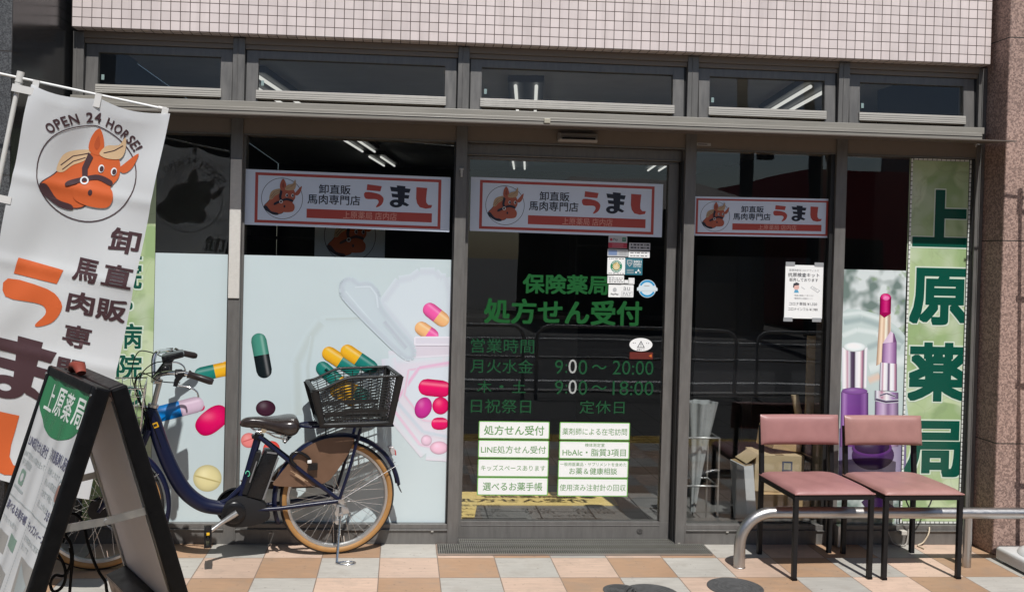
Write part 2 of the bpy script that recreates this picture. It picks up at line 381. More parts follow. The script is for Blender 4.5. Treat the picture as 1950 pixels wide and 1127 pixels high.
class Art:
    """printed shapes in a 2-D sheet; fn(a, b, layer) puts them on the real sheet"""
    def __init__(s, fn, maxlen=None): s.fn = fn; s.items = []; s.mats = []; s.maxlen = maxlen
    def mi(s, m):
        if m not in s.mats: s.mats.append(m)
        return s.mats.index(m)
    def mesh(s, vs, fs, m, l, cols=None): s.items.append((list(vs), list(fs), s.mi(m), l, cols))
    def poly(s, p, m, l=1):
        p = [tuple(q) for q in p]
        s.mesh(p, [tuple(t) for t in geometry.tessellate_polygon([[Vector((a, b, 0)) for a, b in p]])], m, l)
    def rect(s, a0, a1, b0, b1, m, l=1): s.mesh([(a0, b0), (a1, b0), (a1, b1), (a0, b1)], [(0, 1, 2, 3)], m, l)
    def rrect(s, a0, a1, b0, b1, r, m, l=1):
        p = []
        if a0 > a1: a0, a1 = a1, a0
        if b0 > b1: b0, b1 = b1, b0
        for (ca, cb, t0) in ((a1-r, b1-r, 0), (a0+r, b1-r, 90), (a0+r, b0+r, 180), (a1-r, b0+r, 270)):
            for k in range(5):
                t = R(t0+k*22.5); p.append((ca+r*math.cos(t), cb+r*math.sin(t)))
        s.poly(p, m, l)
    def frame(s, a0, a1, b0, b1, ta, tb, m, l=1):
        v = [(a0, b0), (a1, b0), (a1, b1), (a0, b1), (a0+ta, b0+tb), (a1-ta, b0+tb), (a1-ta, b1-tb), (a0+ta, b1-tb)]
        s.mesh(v, [(0, 1, 5, 4), (1, 2, 6, 5), (2, 3, 7, 6), (3, 0, 4, 7)], m, l)
    def ell(s, a, b, ra, rb, m, l=1, n=32, rot=0.0):
        c, d = math.cos(rot), math.sin(rot)
        s.poly([(a+ra*math.cos(t)*c-rb*math.sin(t)*d, b+ra*math.cos(t)*d+rb*math.sin(t)*c) for t in [2*math.pi*k/n for k in range(n)]], m, l)
    def ring(s, a, b, ra, rb, w, m, l=1, n=48, t0=0.0, t1=2*math.pi):
        v = []; f = []
        for k in range(n+1):
            t = t0+(t1-t0)*k/n
            v += [(a+ra*math.cos(t), b+rb*math.sin(t)), (a+(ra-w)*math.cos(t), b+(rb-w*rb/ra)*math.sin(t))]
        f = [(2*k, 2*k+2, 2*k+3, 2*k+1) for k in range(n)]
        s.mesh(v, f, m, l)
    def line(s, p, w, m, l=1):
        for (a, b) in zip(p[:-1], p[1:]):
            dx, dy = b[0]-a[0], b[1]-a[1]; L = math.hypot(dx, dy) or 1; nx, ny = -dy/L*w/2, dx/L*w/2
            s.mesh([(a[0]+nx, a[1]+ny), (b[0]+nx, b[1]+ny), (b[0]-nx, b[1]-ny), (a[0]-nx, a[1]-ny)], [(0, 1, 2, 3)], m, l)
    def cap(s, p, q, r, m1, m2, l=1, split=0.5, hl=None):
        dx, dy = q[0]-p[0], q[1]-p[1]; L = math.hypot(dx, dy); ux, uy = dx/L, dy/L; t0 = math.atan2(dy, dx)
        mid = (p[0]+dx*split, p[1]+dy*split)
        half = lambda c, a0: [(c[0]+r*math.cos(a0+k*math.pi/10), c[1]+r*math.sin(a0+k*math.pi/10)) for k in range(11)]
        A = half(p, t0+math.pi/2); B = half(q, t0-math.pi/2)
        e0 = (mid[0]-uy*r, mid[1]+ux*r); e1 = (mid[0]+uy*r, mid[1]-ux*r)
        s.poly(A+[e1, e0], m1, l); s.poly(B+[e0, e1], m2, l)
        if hl:
            o = (-uy*r*0.45, ux*r*0.45); sg = -1 if o[1]*s.hs < 0 else 1
            s.line([(p[0]+o[0]*sg, p[1]+o[1]*sg), (q[0]+o[0]*sg, q[1]+o[1]*sg)], r*0.22, hl, l+1)
    hs = 1
    # printed photographs: colour carried per vertex (attribute 'print')
    def gcap(s, p, q, r, c1, c2, l=1, split=0.5, hi=0.42):
        dx, dy = q[0]-p[0], q[1]-p[1]; L = math.hypot(dx, dy); ux, uy = dx/L, dy/L; nx, ny = -uy, ux
        if ny < 0: nx, ny = -nx, -ny
        N, K = 15, 6
        for c, sg, Lh in ((c1, -1, L*split), (c2, 1, L*(1-split))):
            mx, my = p[0]+dx*split, p[1]+dy*split; vs, cs = [], []
            for j in range(K+1):
                for i in range(N+1):
                    t = -1+2*i/N; e = (Lh+r*math.sqrt(max(0, 1-t*t)))*j/K
                    vs.append((mx+ux*sg*e+nx*t*r, my+uy*sg*e+ny*t*r))
                    f = 0.62+0.45*(1-t*t)**0.8-0.10*max(0, -t); g = 0.30*math.exp(-((t-hi)/0.16)**2)*(1 if j < K else 0.2)
                    if j == K: f *= 0.86
                    cs.append(tuple(min(0.85, x*f+g*0.55) for x in c))
            s.mesh(vs, [(j*(N+1)+i, j*(N+1)+i+1, (j+1)*(N+1)+i+1, (j+1)*(N+1)+i) for j in range(K) for i in range(N)], FILM(), l, cs)
    def gell(s, c0, ra, rb, c, l=1, rot=0.0, n=32, ex=2.0):
        vs, cs = [], []; K = 6
        for k in range(K+1):
            for i in range(n):
                t = 2*math.pi*i/n; q = k/K
                ct = math.copysign(abs(math.cos(t))**(2/ex), math.cos(t)); st = math.copysign(abs(math.sin(t))**(2/ex), math.sin(t))
                a, b = ra*q*ct, rb*q*st
                x, y = a*math.cos(rot)-b*math.sin(rot), a*math.sin(rot)+b*math.cos(rot)
                vs.append((c0[0]+x, c0[1]+y)); hl = math.exp(-(((x/ra+0.25)**2+(y/rb-0.35)**2)/0.12))*0.10
                f = 1.06-0.38*q**4-0.10*max(0, -y/rb); cs.append(tuple(min(0.85, v*f+hl) for v in c))
        s.mesh(vs, [(k*n+i, k*n+(i+1) % n, (k+1)*n+(i+1) % n, (k+1)*n+i) for k in range(K) for i in range(n)], FILM(), l, cs)
    def gcol(s, bl, br, tr, tl, stops, l=1, n=30, K=1):
        vs, cs = [], []
        for j in range(K+1):
            for i in range(n+1):
                t = i/n; v = j/K
                a = [bl[q]+(br[q]-bl[q])*t for q in (0, 1)]; b = [tl[q]+(tr[q]-tl[q])*t for q in (0, 1)]
                vs.append((a[0]+(b[0]-a[0])*v, a[1]+(b[1]-a[1])*v))
                for (t0, c0), (t1, c1) in zip(stops[:-1], stops[1:]):
                    if t <= t1 or t1 == stops[-1][0]:
                        w = max(0, min(1, (t-t0)/((t1-t0) or 1))); cs.append(tuple(c0[q]+(c1[q]-c0[q])*w for q in range(3))); break
        s.mesh(vs, [(j*(n+1)+i, j*(n+1)+i+1, (j+1)*(n+1)+i+1, (j+1)*(n+1)+i) for j in range(K) for i in range(n)], FILM(), l, cs)
    def softline(s, p, w, c, bg, l=1, core=0.25):
        for (a, b) in zip(p[:-1], p[1:]):
            dx, dy = b[0]-a[0], b[1]-a[1]; L = math.hypot(dx, dy) or 1; nx, ny = -dy/L*w/2, dx/L*w/2
            vs, cs = [], []
            for k, cc in ((-1, bg), (-core, c), (core, c), (1, bg)):
                vs += [(a[0]+nx*k, a[1]+ny*k), (b[0]+nx*k, b[1]+ny*k)]; cs += [cc, cc]
            s.mesh(vs, [(0, 1, 3, 2), (2, 3, 5, 4), (4, 5, 7, 6)], FILM(), l, cs); l += 0.05
    def text(s, st, a0, a1, b0, b1, m, l=2, bold=0.0, space=1.0, rot=0.0):
        """fit the string's ink box to a0..a1 (left..right) and b0..b1 (bottom..top); bold is the extra stroke in em"""
        vs, fs = glyphs(st, 0.0, space)
        if not vs: return
        xs = [v[0] for v in vs]; ys = [v[1] for v in vs]; x0, x1, y0, y1 = min(xs)-bold, max(xs)+bold, min(ys)-bold, max(ys)+bold
        w, h = (x1-x0) or 1, (y1-y0) or 1
        SQ = ((-1, -1), (1, 1), (-1, 1), (1, -1), (0, 1), (0, -1), (1, 0), (-1, 0), (0, 0))
        k = 1 if bold < 0.003 else (9 if bold > 0.015 else 4)
        if bold > 0.029: SQ = [(max(-1, min(1, 1.414*math.cos(q*math.pi/14))), max(-1, min(1, 1.414*math.sin(q*math.pi/14)))) for q in range(28)]; k = 28
        for i in range(k):
            ox, oy = (bold*SQ[i][0], bold*SQ[i][1]) if k > 1 else (0, 0)
            pts = [(a0+(x+ox-x0)/w*(a1-a0), b0+(y+oy-y0)/h*(b1-b0)) for x, y in vs]
            if rot:
                ca, cb = (a0+a1)/2, (b0+b1)/2; c, d = math.cos(rot), math.sin(rot)
                pts = [(ca+(p-ca)*c-(q-cb)*d, cb+(p-ca)*d+(q-cb)*c) for p, q in pts]
            s.mesh(pts, fs, m, l+i*(0.04 if k < 20 else 0.028))
    def vtext(s, st, a0, a1, b0, b1, m, l=2, bold=0.0):
        k = len(st); h = (b0-b1)/k
        for i, ch in enumerate(st): s.text(ch, a0, a1, b0-(i+0.94)*h, b0-(i+0.06)*h, m, l, bold)
    def into(s, mb, moff=0):
        for vs, fs, mi, l, cols in s.items:
            if s.maxlen:
                bm = bmesh.new(); bv = [bm.verts.new((a, b, 0)) for a, b in vs]
                for f in fs:
                    try: bm.faces.new([bv[i] for i in f])
                    except ValueError: pass
                bmesh.ops.triangulate(bm, faces=bm.faces)
                for _ in range(6):
                    es = [e for e in bm.edges if e.calc_length() > s.maxlen]
                    if not es: break
                    bmesh.ops.subdivide_edges(bm, edges=es, cuts=1)
                    bmesh.ops.triangulate(bm, faces=[f for f in bm.faces if len(f.verts) > 3])
                bm.verts.index_update()
                vs = [(v.co.x, v.co.y) for v in bm.verts]; fs = [tuple(v.index for v in f.verts) for f in bm.faces]; bm.free()
            mb.add([s.fn(a, b, l) for a, b in vs], fs, mi+moff, cols)
    def build(s, name, parent=None, smooth=None):
        mb = MB(); s.into(mb); return mb.build(name, s.mats, parent, smooth=smooth, fixn=False)
def FILM():
    if 'film_print' in _mats: return _mats['film_print']
    m, n, b = new_mat('film_print'); at = nd(n, 'ShaderNodeAttribute'); at.attribute_name = 'print'
    n.links.new(at.outputs['Color'], b.inputs['Base Color']); b.inputs['Roughness'].default_value = 0.14
    return m
def kana(A, ch, a0, a1, v0, v1, m, l=2, vd=1):
    """heavy brush kana; v0 top, v1 bottom"""
    G = {'う': (945, 1090, 450, 622, [[(962, 450), (1074, 460), (1064, 500), (958, 494)], spl([(947, 510), (1045, 518), (1086, 545), (1088, 575), (1072, 604), (1040, 622), (1033, 616), (1052, 586), (1046, 566), (1020, 560), (950, 558)], 3)]),
         'ま': (1137, 1297, 458, 628, [[(1190, 458), (1256, 462), (1250, 604), (1206, 602)], [(1137, 470), (1297, 481), (1288, 512), (1147, 504)], [(1150, 522), (1288, 530), (1283, 557), (1156, 549)], [(1238, 580), (1262, 588), (1289, 604), (1272, 616), (1240, 606)]]),
         'し': (1340, 1467, 470, 632, [[(1342, 472), (1426, 475), (1419, 555), (1421, 585), (1436, 604), (1467, 604), (1460, 626), (1418, 634), (1372, 624), (1350, 596), (1342, 560)]])}
    x0, x1, y0, y1, ps = G[ch]
    f = lambda p: [(a0+(x-x0)/(x1-x0)*(a1-a0), v0+(y-y0)/(y1-y0)*(v1-v0)) for x, y in p]
    for k, p in enumerate(ps): A.poly(f(p), m, l+0.1*k)
    if ch == 'ま':
        v = []; n = 26
        for k in range(n+1):
            t = 2*math.pi*k/n; v += f([(1188+50*math.cos(t), 597+31*math.sin(t)), (1186+17*math.cos(t), 598+10*math.sin(t))])
        A.mesh(v, [(2*k, 2*k+2, 2*k+3, 2*k+1) for k in range(n)], m, l+0.5)
def sheet(Y, lay=0.0007): return lambda a, b, l: (a, Y-l*lay, b)      # art given in world x, z on a vertical sheet facing the street

# ------------------------------------------------------------------ shared materials
M = {}
M['frame'] = mat('bronze_aluminium', (0.150, 0.144, 0.136), 0.38, 0.2, 0.5, var=0.17, vscale=6, stretch=(7, 7, 1), bump=0.04, bscale=60)
M['rail'] = mat('pale_aluminium', (0.42, 0.40, 0.36), 0.4, 0.0, 0.5, var=0.06, vscale=4, stretch=(1, 1, 10))
M['ledge'] = mat('ledge_aluminium', (0.25, 0.235, 0.205), 0.45, var=0.10, vscale=4, stretch=(1, 1, 10))
M['lintel'] = mat('brown_panel', (0.20, 0.165, 0.135), 0.5, var=0.05)
M['dark'] = mat('black_gasket', (0.012, 0.012, 0.012), 0.5)
M['tile'] = facade_tile_mat(); M['pave'] = pavement_mat()
M['pink_granite'] = granite_mat('pink_granite', (0.42, 0.285, 0.235), (0.22, 0.145, 0.12), (0.075, 0.058, 0.052), 105, 0.75, 0.5, joints=(0.62, 1.74, 2.855))
M['black_granite'] = granite_mat('black_granite', (0.085, 0.088, 0.092), (0.03, 0.031, 0.033), (0.16, 0.165, 0.17), 170, 0.5, 0.15, joints=(0.62, 1.27, 1.9, 2.46, 2.9))
M['polished'] = granite_mat('polished_black_granite', (0.030, 0.031, 0.033), (0.012, 0.012, 0.013), (0.075, 0.078, 0.08), 200, 0.17, 0.03, joints=(0.62, 1.27, 1.9, 2.46, 2.9))
M['glass'] = glass_mat('tinted_glass', (0.93, 0.94, 0.935), 0.95, 0.25)
M['glass_up'] = glass_mat('transom_glass', (0.93, 0.94, 0.93), 0.65, 0.15)
M['black_plastic'] = mat('black_plastic', (0.005, 0.005, 0.0055), 0.34, 0, 0.16, var=0.15, vscale=30)
M['black_paint'] = mat('black_steel', (0.009, 0.009, 0.010), 0.40, 0, 0.3, var=0.2, vscale=40)
M['chrome'] = mat('chrome', (0.75, 0.75, 0.74), 0.16, 1.0)
M['steel'] = mat('brushed_steel', (0.50, 0.49, 0.475), 0.36, 1.0, var=0.04, vscale=30, stretch=(1, 8, 8))
M['alu'] = mat('dull_aluminium', (0.52, 0.52, 0.51), 0.36, 0.9, var=0.1)
M['navy'] = mat('navy_paint', (0.005, 0.0075, 0.028), 0.32, 0.0, 0.35)
def pm(name, c, rough=0.35): return mat(name, c, rough)
K1 = {}
INK = pm('print_ink', (0.03, 0.018, 0.02), 0.4)

# ------------------------------------------------------------------ setting: ground
g = MB(); g.keep = True
g.add([(-400, -400, -0.10), (400, -400, -0.10), (400, 400, -0.10), (-400, 400, -0.10)], [(0, 1, 2, 3)])
tag(g.build('ground', mat('far_ground', (0.12, 0.115, 0.11), 0.9, var=0.2, vscale=0.4)), kind='structure')
g = MB(); g.keep = True; g.box(-30, 30, -2.62, 0.02, -0.09, 0.0)
tag(g.build('pavement', M['pave']), kind='structure')
g = MB(); g.keep = True; g.box(-30, 30, -2.92, -2.621, -0.09, 0.001)
for i in range(-40, 41):
    for q in range(4): g.box(i*0.3+0.02, i*0.3+0.28, -2.90+q*0.072, -2.87+q*0.072, 0.001, 0.006)
tag(g.build('tactile_path', mat('yellow_tactile', (0.55, 0.36, 0.05), 0.7, var=0.15)), kind='structure')
g = MB(); g.keep = True; g.box(-30, 30, -5.55, -2.921, -0.09, -0.002)
tag(g.build('asphalt_pavement', mat('old_asphalt', (0.075, 0.073, 0.07), 0.9, var=0.25, vscale=8, bump=0.4, bscale=150)), kind='structure')
g = MB(); g.keep = True; g.box(-30, 30, -5.72, -5.551, -0.09, 0.02)
tag(g.build('kerb', mat('kerb_concrete', (0.34, 0.33, 0.31), 0.85, var=0.15)), kind='structure')
g = MB(); g.keep = True; g.box(-60, 60, -14, -5.721, -0.099, -0.086)
tag(g.build('road', mat('road_asphalt', (0.05, 0.05, 0.052), 0.9, var=0.2, vscale=10)), kind='structure')
g = MB(); g.keep = True
for y0 in (-7.2, -10.0, -13.3): g.box(-60, 60, y0-0.075, y0+0.075, -0.086, -0.082)
tag(g.build('road_marking', mat('white_road_paint', (0.72, 0.72, 0.70), 0.8, var=0.15, vscale=6)), kind='structure')

# ------------------------------------------------------------------ the shop building
XL, XR = -1.98, 3.05
BL = root('shop_building'); tag(BL, 'pharmacy shopfront with pink mosaic band over dark bronze framed glass', 'building')
m = MB(); m.box(XL+0.012, XR, -0.06, 0.4, 2.727, 5.2); m.build('tiled_fascia', M['tile'], BL, bevel=0.004)
# pillars
m = MB(); m.box(3.078, 4.6, -0.18, 1.2, 0, 5.2); m.build('pillar', M['pink_granite'], BL, bevel=0.008)
m = MB(); m.box(-4.2, -2.001, -0.712, 1.2, 0, 5.2, 0); p = m.build('pillar', [M['black_granite'], M['polished']], BL, bevel=0.006)
for f in p.data.polygons:
    if f.normal.x > 0.9: f.material_index = 1
# interior shell
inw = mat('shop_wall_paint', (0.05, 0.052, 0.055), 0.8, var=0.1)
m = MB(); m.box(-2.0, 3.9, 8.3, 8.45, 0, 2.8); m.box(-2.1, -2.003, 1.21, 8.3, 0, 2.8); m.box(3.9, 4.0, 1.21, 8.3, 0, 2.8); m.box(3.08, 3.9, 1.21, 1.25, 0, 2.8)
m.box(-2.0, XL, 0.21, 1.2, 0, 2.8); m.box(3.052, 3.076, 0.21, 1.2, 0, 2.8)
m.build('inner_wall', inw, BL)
m = MB(); m.box(-2.0, 3.9, 0.21, 8.3, 2.80, 2.9); m.build('ceiling', mat('ceiling_board', (0.80, 0.83, 0.86), 0.8, var=0.06, vscale=5), BL)
m = MB(); m.keep = True; m.box(-2.0, 3.9, 0.21, 8.3, -0.05, 0.0)
def floor_mat():
    mm, n, b = new_mat('grey_floor_tile'); tc = nd(n, 'ShaderNodeTexCoord'); sp = nd(n, 'ShaderNodeSeparateXYZ'); n.links.new(tc.outputs['Object'], sp.inputs[0])
    def ed(v):
        f = mth(n, 'FRACT', mth(n, 'MULTIPLY_ADD', v, 1/0.33, 50.0)); return mth(n, 'LESS_THAN', f, 0.03)
    mk = mth(n, 'MAXIMUM', ed(sp.outputs[0]), ed(sp.outputs[1]))
    c = mixc(n, noise(n, tc.outputs['Object'], 6, 6), (0.12, 0.118, 0.115), (0.19, 0.185, 0.18))
    n.links.new(mixc(n, mk, c, (0.02, 0.02, 0.02)), b.inputs['Base Color']); b.inputs['Roughness'].default_value = 0.35
    return mm
tag(m.build('floor', floor_mat()), kind='structure')

# vertical posts and horizontals
MX = [(-1.148, -1.085), (0.060, 0.121), (1.337, 1.398), (2.204, 2.266)]
for (a, b) in MX:
    m = MB(); m.box(a, b, 0.0, 0.20, 0, 2.30); m.box(a, b, 0.002, 0.20, 2.376, 2.72)
    m.box(a+0.024, a+0.027, -0.0015, 0.003, 2.376, 2.72, 1); m.box(a+0.052, a+0.055, -0.0015, 0.003, 0.0, 0.11, 1)
    m.build('mullion', [M['frame'], M['dark']], BL, bevel=0.002)
for (a, b) in ((XL, -1.925), (3.028, 3.076)):
    m = MB(); m.box(a, b, 0.004, 0.20, 0, 2.72); m.box(a+0.018, a+0.022, -0.0005, 0.005, 0, 2.72, 1); m.build('side_jamb', [M['frame'], M['dark']], BL, bevel=0.002)
spans = [(-1.925, -1.148), (-1.085, 0.060), (0.121, 1.337), (1.398, 2.204), (2.266, 3.028)]
for i, (a, b) in enumerate(spans):
    m = MB(); m.box(a, b, 0.012, 0.2, 2.212, 2.300); m.box(a, b, 0.009, 0.05, 2.206, 2.212, 1)
    m.build('lintel_panel', [M['lintel'], M['frame']], BL)
    m = MB(); m.box(a, b, 0.006, 0.16, 2.690, 2.726); m.box(a, b, 0.018, 0.10, 2.664, 2.690); m.build('head_rail', M['lintel'], BL, bevel=0.002)
    if i != 2:
        m = MB(); m.box(a, b, 0.006, 0.16, 0.0, 0.076); m.box(a, b, -0.004, 0.16, 0.076, 0.082); m.box(a, b, 0.012, 0.16, 0.082, 0.108)
        m.build('base_rail', M['frame'], BL, bevel=0.002)
for px, py in ((515, 1014), (823, 1011), (1293, 1034), (700, 1015), (1385, 1012)):
    p = onY(px, py, 0.0); m = MB(); m.box(p.x-0.007, p.x+0.007, -0.0035 if px != 1293 else -0.002, 0.0065, p.z-0.004, p.z+0.004); m.build('drain_cap', M['rail'], BL, bevel=0.001)
# ledge with thin rain plate
m = MB(); m.box(XL+0.01, 2.99, -0.10, 0.0, 2.296, 2.338); m.box(XL+0.01, 3.03, -0.055, 0.0, 2.3385, 2.375); m.box(XL+0.01, 2.99, -0.104, -0.0995, 2.318, 2.322)
m.build('ledge', M['ledge'], BL, bevel=0.002)
m = MB(); m.add([(XL+0.02, -0.30, 2.268), (3.055, -0.30, 2.268), (3.055, -0.002, 2.290), (XL+0.02, -0.002, 2.290)] + [(XL+0.02, -0.30, 2.274), (3.055, -0.30, 2.274), (3.055, -0.002, 2.296), (XL+0.02, -0.002, 2.296)],
                [(0, 1, 2, 3), (4, 7, 6, 5), (0, 4, 5, 1), (1, 5, 6, 2), (2, 6, 7, 3), (3, 7, 4, 0)])
m.build('rain_plate', mat('dark_flashing', (0.12, 0.10, 0.085), 0.5), BL)
# transom windows (hinged at the top, slightly open)
hx = [(XL+0.062, -1.153), (-1.078, 0.052), (0.130, 1.322), (1.407, 2.194), (2.276, 3.012)]
for (a, b) in hx:
    T = Matrix.Translation((0, 0.03, 2.664)) @ Matrix.Rotation(R(-3.2), 4, 'X') @ Matrix.Translation((0, -0.03, -2.664))
    m = MB(); w = 0.062
    m.box(a, a+w, 0.03, 0.065, 2.385, 2.662, 0, T); m.box(b-w, b, 0.03, 0.065, 2.385, 2.662, 0, T)
    m.box(a+w, b-w, 0.030, 0.065, 2.618, 2.662, 0, T)
    m.box(a+w-0.008, b-w+0.008, 0.020, 0.065, 2.400, 2.446, 1, T)
    m.box(a+0.012, b-0.012, 0.05, 0.06, 2.376, 2.385, 2, T)
    for q in range(3): m.box(a+w-0.006, b-w+0.006, 0.0185, 0.0205, 2.408+q*0.012, 2.410+q*0.012, 0, T)
    s = m.build('transom_window', [M['frame'], M['rail'], M['dark']], BL, bevel=0.0015)
    m = MB(); m.box(a+w, b-w, 0.046, 0.050, 2.446, 2.618, 0, T); m.build('pane', M['glass_up'], s)
    m = MB(); m.box(a+w+0.015, a+w+0.03, 0.0445, 0.0455, 2.475, 2.503, 0, T); m.build('label', mat('pale_label', (0.22, 0.30, 0.29), 0.4), s)
    m = MB(); m.box(a-0.02, a, 0.03, 0.12, 2.376, 2.664); m.box(b, b+0.02, 0.03, 0.12, 2.376, 2.664); m.box(a-0.02, b+0.02, 0.1201, 0.125, 2.376, 2.39); m.build('window_casing', M['dark'], BL)
# fixed lower windows
for i, (a, b) in enumerate(spans):
    if i == 2: continue
    m = MB(); r = b - 0.022 if i == 3 else b - 0.008
    m.box(a, a+0.010, 0.035, 0.06, 0.108, 2.206); m.box(r, b, 0.02, 0.06, 0.108, 2.206, 1); m.box(a, b, 0.0601, 0.064, 0.108, 0.122)
    s = m.build('shop_window', [M['frame'], M['dark']], BL)
    m = MB(); m.box(a+0.010, r, 0.048, 0.054, 0.108, 2.206); m.build('pane', M['glass'], s)
# sliding door
DY = 0.085
d = MB(); d.box(0.124, 1.335, DY, DY+0.05, 0.006, 0.104); d.box(0.124, 0.143, DY, DY+0.05, 0.104, 2.13); d.box(1.268, 1.326, DY, DY+0.05, 0.104, 2.13)
d.box(0.124, 1.326, DY+0.005, DY+0.05, 2.122, 2.14); d.box(0.143, 1.268, DY-0.003, DY, 0.080, 0.0835)
dr = d.build('sliding_door', M['frame'], BL, bevel=0.002)
m = MB(); m.box(0.143, 1.268, DY+0.018, DY+0.024, 0.104, 2.122); m.build('pane', M['glass'], dr)
m = MB(); c = onY(1218, 1010, DY)
m.lathe([(0.004, -0.004), (0.009, -0.004), (0.010, -0.0055), (0.0165, -0.004), (0.018, 0.001)], (c.x, DY, c.z), 24, 0, 'Y'); m.box(c.x-0.001, c.x+0.001, DY-0.0086, DY-0.007, c.z-0.005, c.z+0.005, 1)
m.build('lock', [mat('lock_bronze', (0.10, 0.095, 0.09), 0.5, 0.3), M['dark']], dr, smooth=30)
m = MB(); m.box(0.121, 1.337, 0.07, 0.2, 2.142, 2.206); m.box(0.121, 1.337, 0.066, 0.07, 2.142, 2.150); m.build('door_header', M['frame'], BL, bevel=0.002)
m = MB(); m.box(1.3275, 1.337, 0.03, 0.2, 0.0, 2.142); m.build('door_slot', M['dark'], BL)
# door lettering (green vinyl; two noughts were replaced in white)
VG = pm('green_vinyl', (0.003, 0.080, 0.014), 0.4); VG2 = pm('green_vinyl_fine', (0.003, 0.062, 0.020), 0.4); VW = pm('white_vinyl', (0.36, 0.38, 0.37), 0.4)
A = Art(sheet(DY+0.017, 0.0006))
def dbox(x0, y0, x1, y1): p = onY(x0, y0, DY+0.016); q = onY(x1, y1, DY+0.016); return p.x, q.x, q.z, p.z
def dtext(st, x0, y0, x1, y1, mm, bold=0.0): A.text(st, *dbox(x0, y0, x1, y1), mm, 1, bold)
dtext('保険薬局', 996, 521, 1158, 562, VG, 0.028); dtext('処方せん受付', 922, 567, 1222, 621, VG, 0.028)
dtext('営業時間', 897, 644, 1017, 673, VG2, 0.004); dtext('月火水金', 896, 683, 1015, 711, VG2, 0.004); dtext('木', 909, 724, 936, 748, VG2, 0.004)
dtext('・', 951, 733, 959, 739, VG2); dtext('土', 976, 724, 1001, 748, VG2, 0.004); dtext('日祝祭日', 897, 759, 1011, 787, VG2, 0.004)
dtext('定休日', 1104, 762, 1189, 788, VG2, 0.004)
for yy, st in ((685, ('9', ':', '0', '0', '~', '20:00')), (724, ('9', ':', '0', '0', '~', '18:00'))):
    dtext('9', 1057, yy, 1072, yy+27, VG2); dtext(':', 1077, yy+8, 1080, yy+25, VG2); dtext('0', 1083, yy-1, 1098, yy+26, VW); dtext('0', 1102, yy, 1118, yy+28, VG2)
    dtext('〜', 1127, yy+9, 1155, yy+18, VG2, 0.01); dtext(st[-1], 1167, yy+1, 1244, yy+29, VG2)
A.build('lettering', dr)

# door sensor, tags and hooks on the frame
p = onY(1062, 252, 0.0); q = onY(1138, 272, 0.0)
b0 = 0.010
m = MB(); m.add([(p.x, b0, q.z-0.002), (q.x, b0, q.z-0.002), (q.x, b0, p.z), (p.x, b0, p.z), (p.x+0.006, b0-0.045, q.z+0.008), (q.x-0.006, b0-0.045, q.z+0.008), (q.x-0.006, b0-0.03, p.z-0.004), (p.x+0.006, b0-0.03, p.z-0.004)],
              [(0, 1, 5, 4), (1, 2, 6, 5), (2, 3, 7, 6), (3, 0, 4, 7), (4, 5, 6, 7), (0, 3, 2, 1)])
s = m.build('door_sensor', mat('sensor_grey', (0.34, 0.325, 0.31), 0.45), bevel=0.004); tag(s, 'small grey motion sensor box above the sliding door', 'sensor')
m = MB(); m.box(p.x+0.02, q.x-0.02, b0-0.047, b0-0.040, q.z+0.010, q.z+0.020); m.build('sensor_window', M['black_plastic'], s)
p = onY(1036, 226, -0.105); m = MB(); m.box(p.x, p.x+0.034, -0.114, -0.1045, p.z-0.026, p.z); tag(m.build('junction_cap', mat('cream_plastic', (0.40, 0.37, 0.29), 0.5), bevel=0.003), 'small cream cap stuck on the ledge above the sensor', 'cap')
p = onY(1327, 272, 0.011); A = Art(sheet(0.0115)); A.rect(p.x, p.x+0.08, p.z-0.016, p.z, pm('plate_grey', (0.42, 0.42, 0.42)), 1)
A.text('12345', p.x+0.006, p.x+0.05, p.z-0.011, p.z-0.005, INK, 2) if False else A.line([(p.x+0.006, p.z-0.008), (p.x+0.06, p.z-0.008)], 0.004, INK, 2)
tag(A.build('name_plate'), 'tiny grey plate on the brown panel right of the door', 'plate')
for (px, py, lab) in ((879, 320, 'small grey hook at banner height on the post left of the door'),):
    p = onY(px, py, 0.0); m = MB(); m.box(p.x-0.011, p.x+0.011, -0.006, 0.0, p.z-0.012, p.z+0.0, 0); m.box(p.x-0.007, p.x+0.007, -0.016, -0.0062, p.z-0.03, p.z-0.002, 0); m.cyl((p.x, -0.012, p.z-0.05), (p.x, -0.012, p.z-0.028), 0.006, 10)
    tag(m.build('hook', mat('hook_grey', (0.42, 0.41, 0.38), 0.45), smooth=35, bevel=0.0015), lab, 'hook')
# padded strip on the first post
p0 = onY(437, 303, 0.0); p1 = onY(458, 568, 0.0)
m = MB(); m.box(-1.147, -1.088, -0.008, -0.0005, p1.z, p0.z)
tag(m.build('cover_strip', mat('white_wall_strip', (0.60, 0.58, 0.54), 0.8, var=0.06, vscale=60, bump=0.8, bscale=260), bevel=0.002), 'white textured strip stuck on the post between the left windows', 'strip')

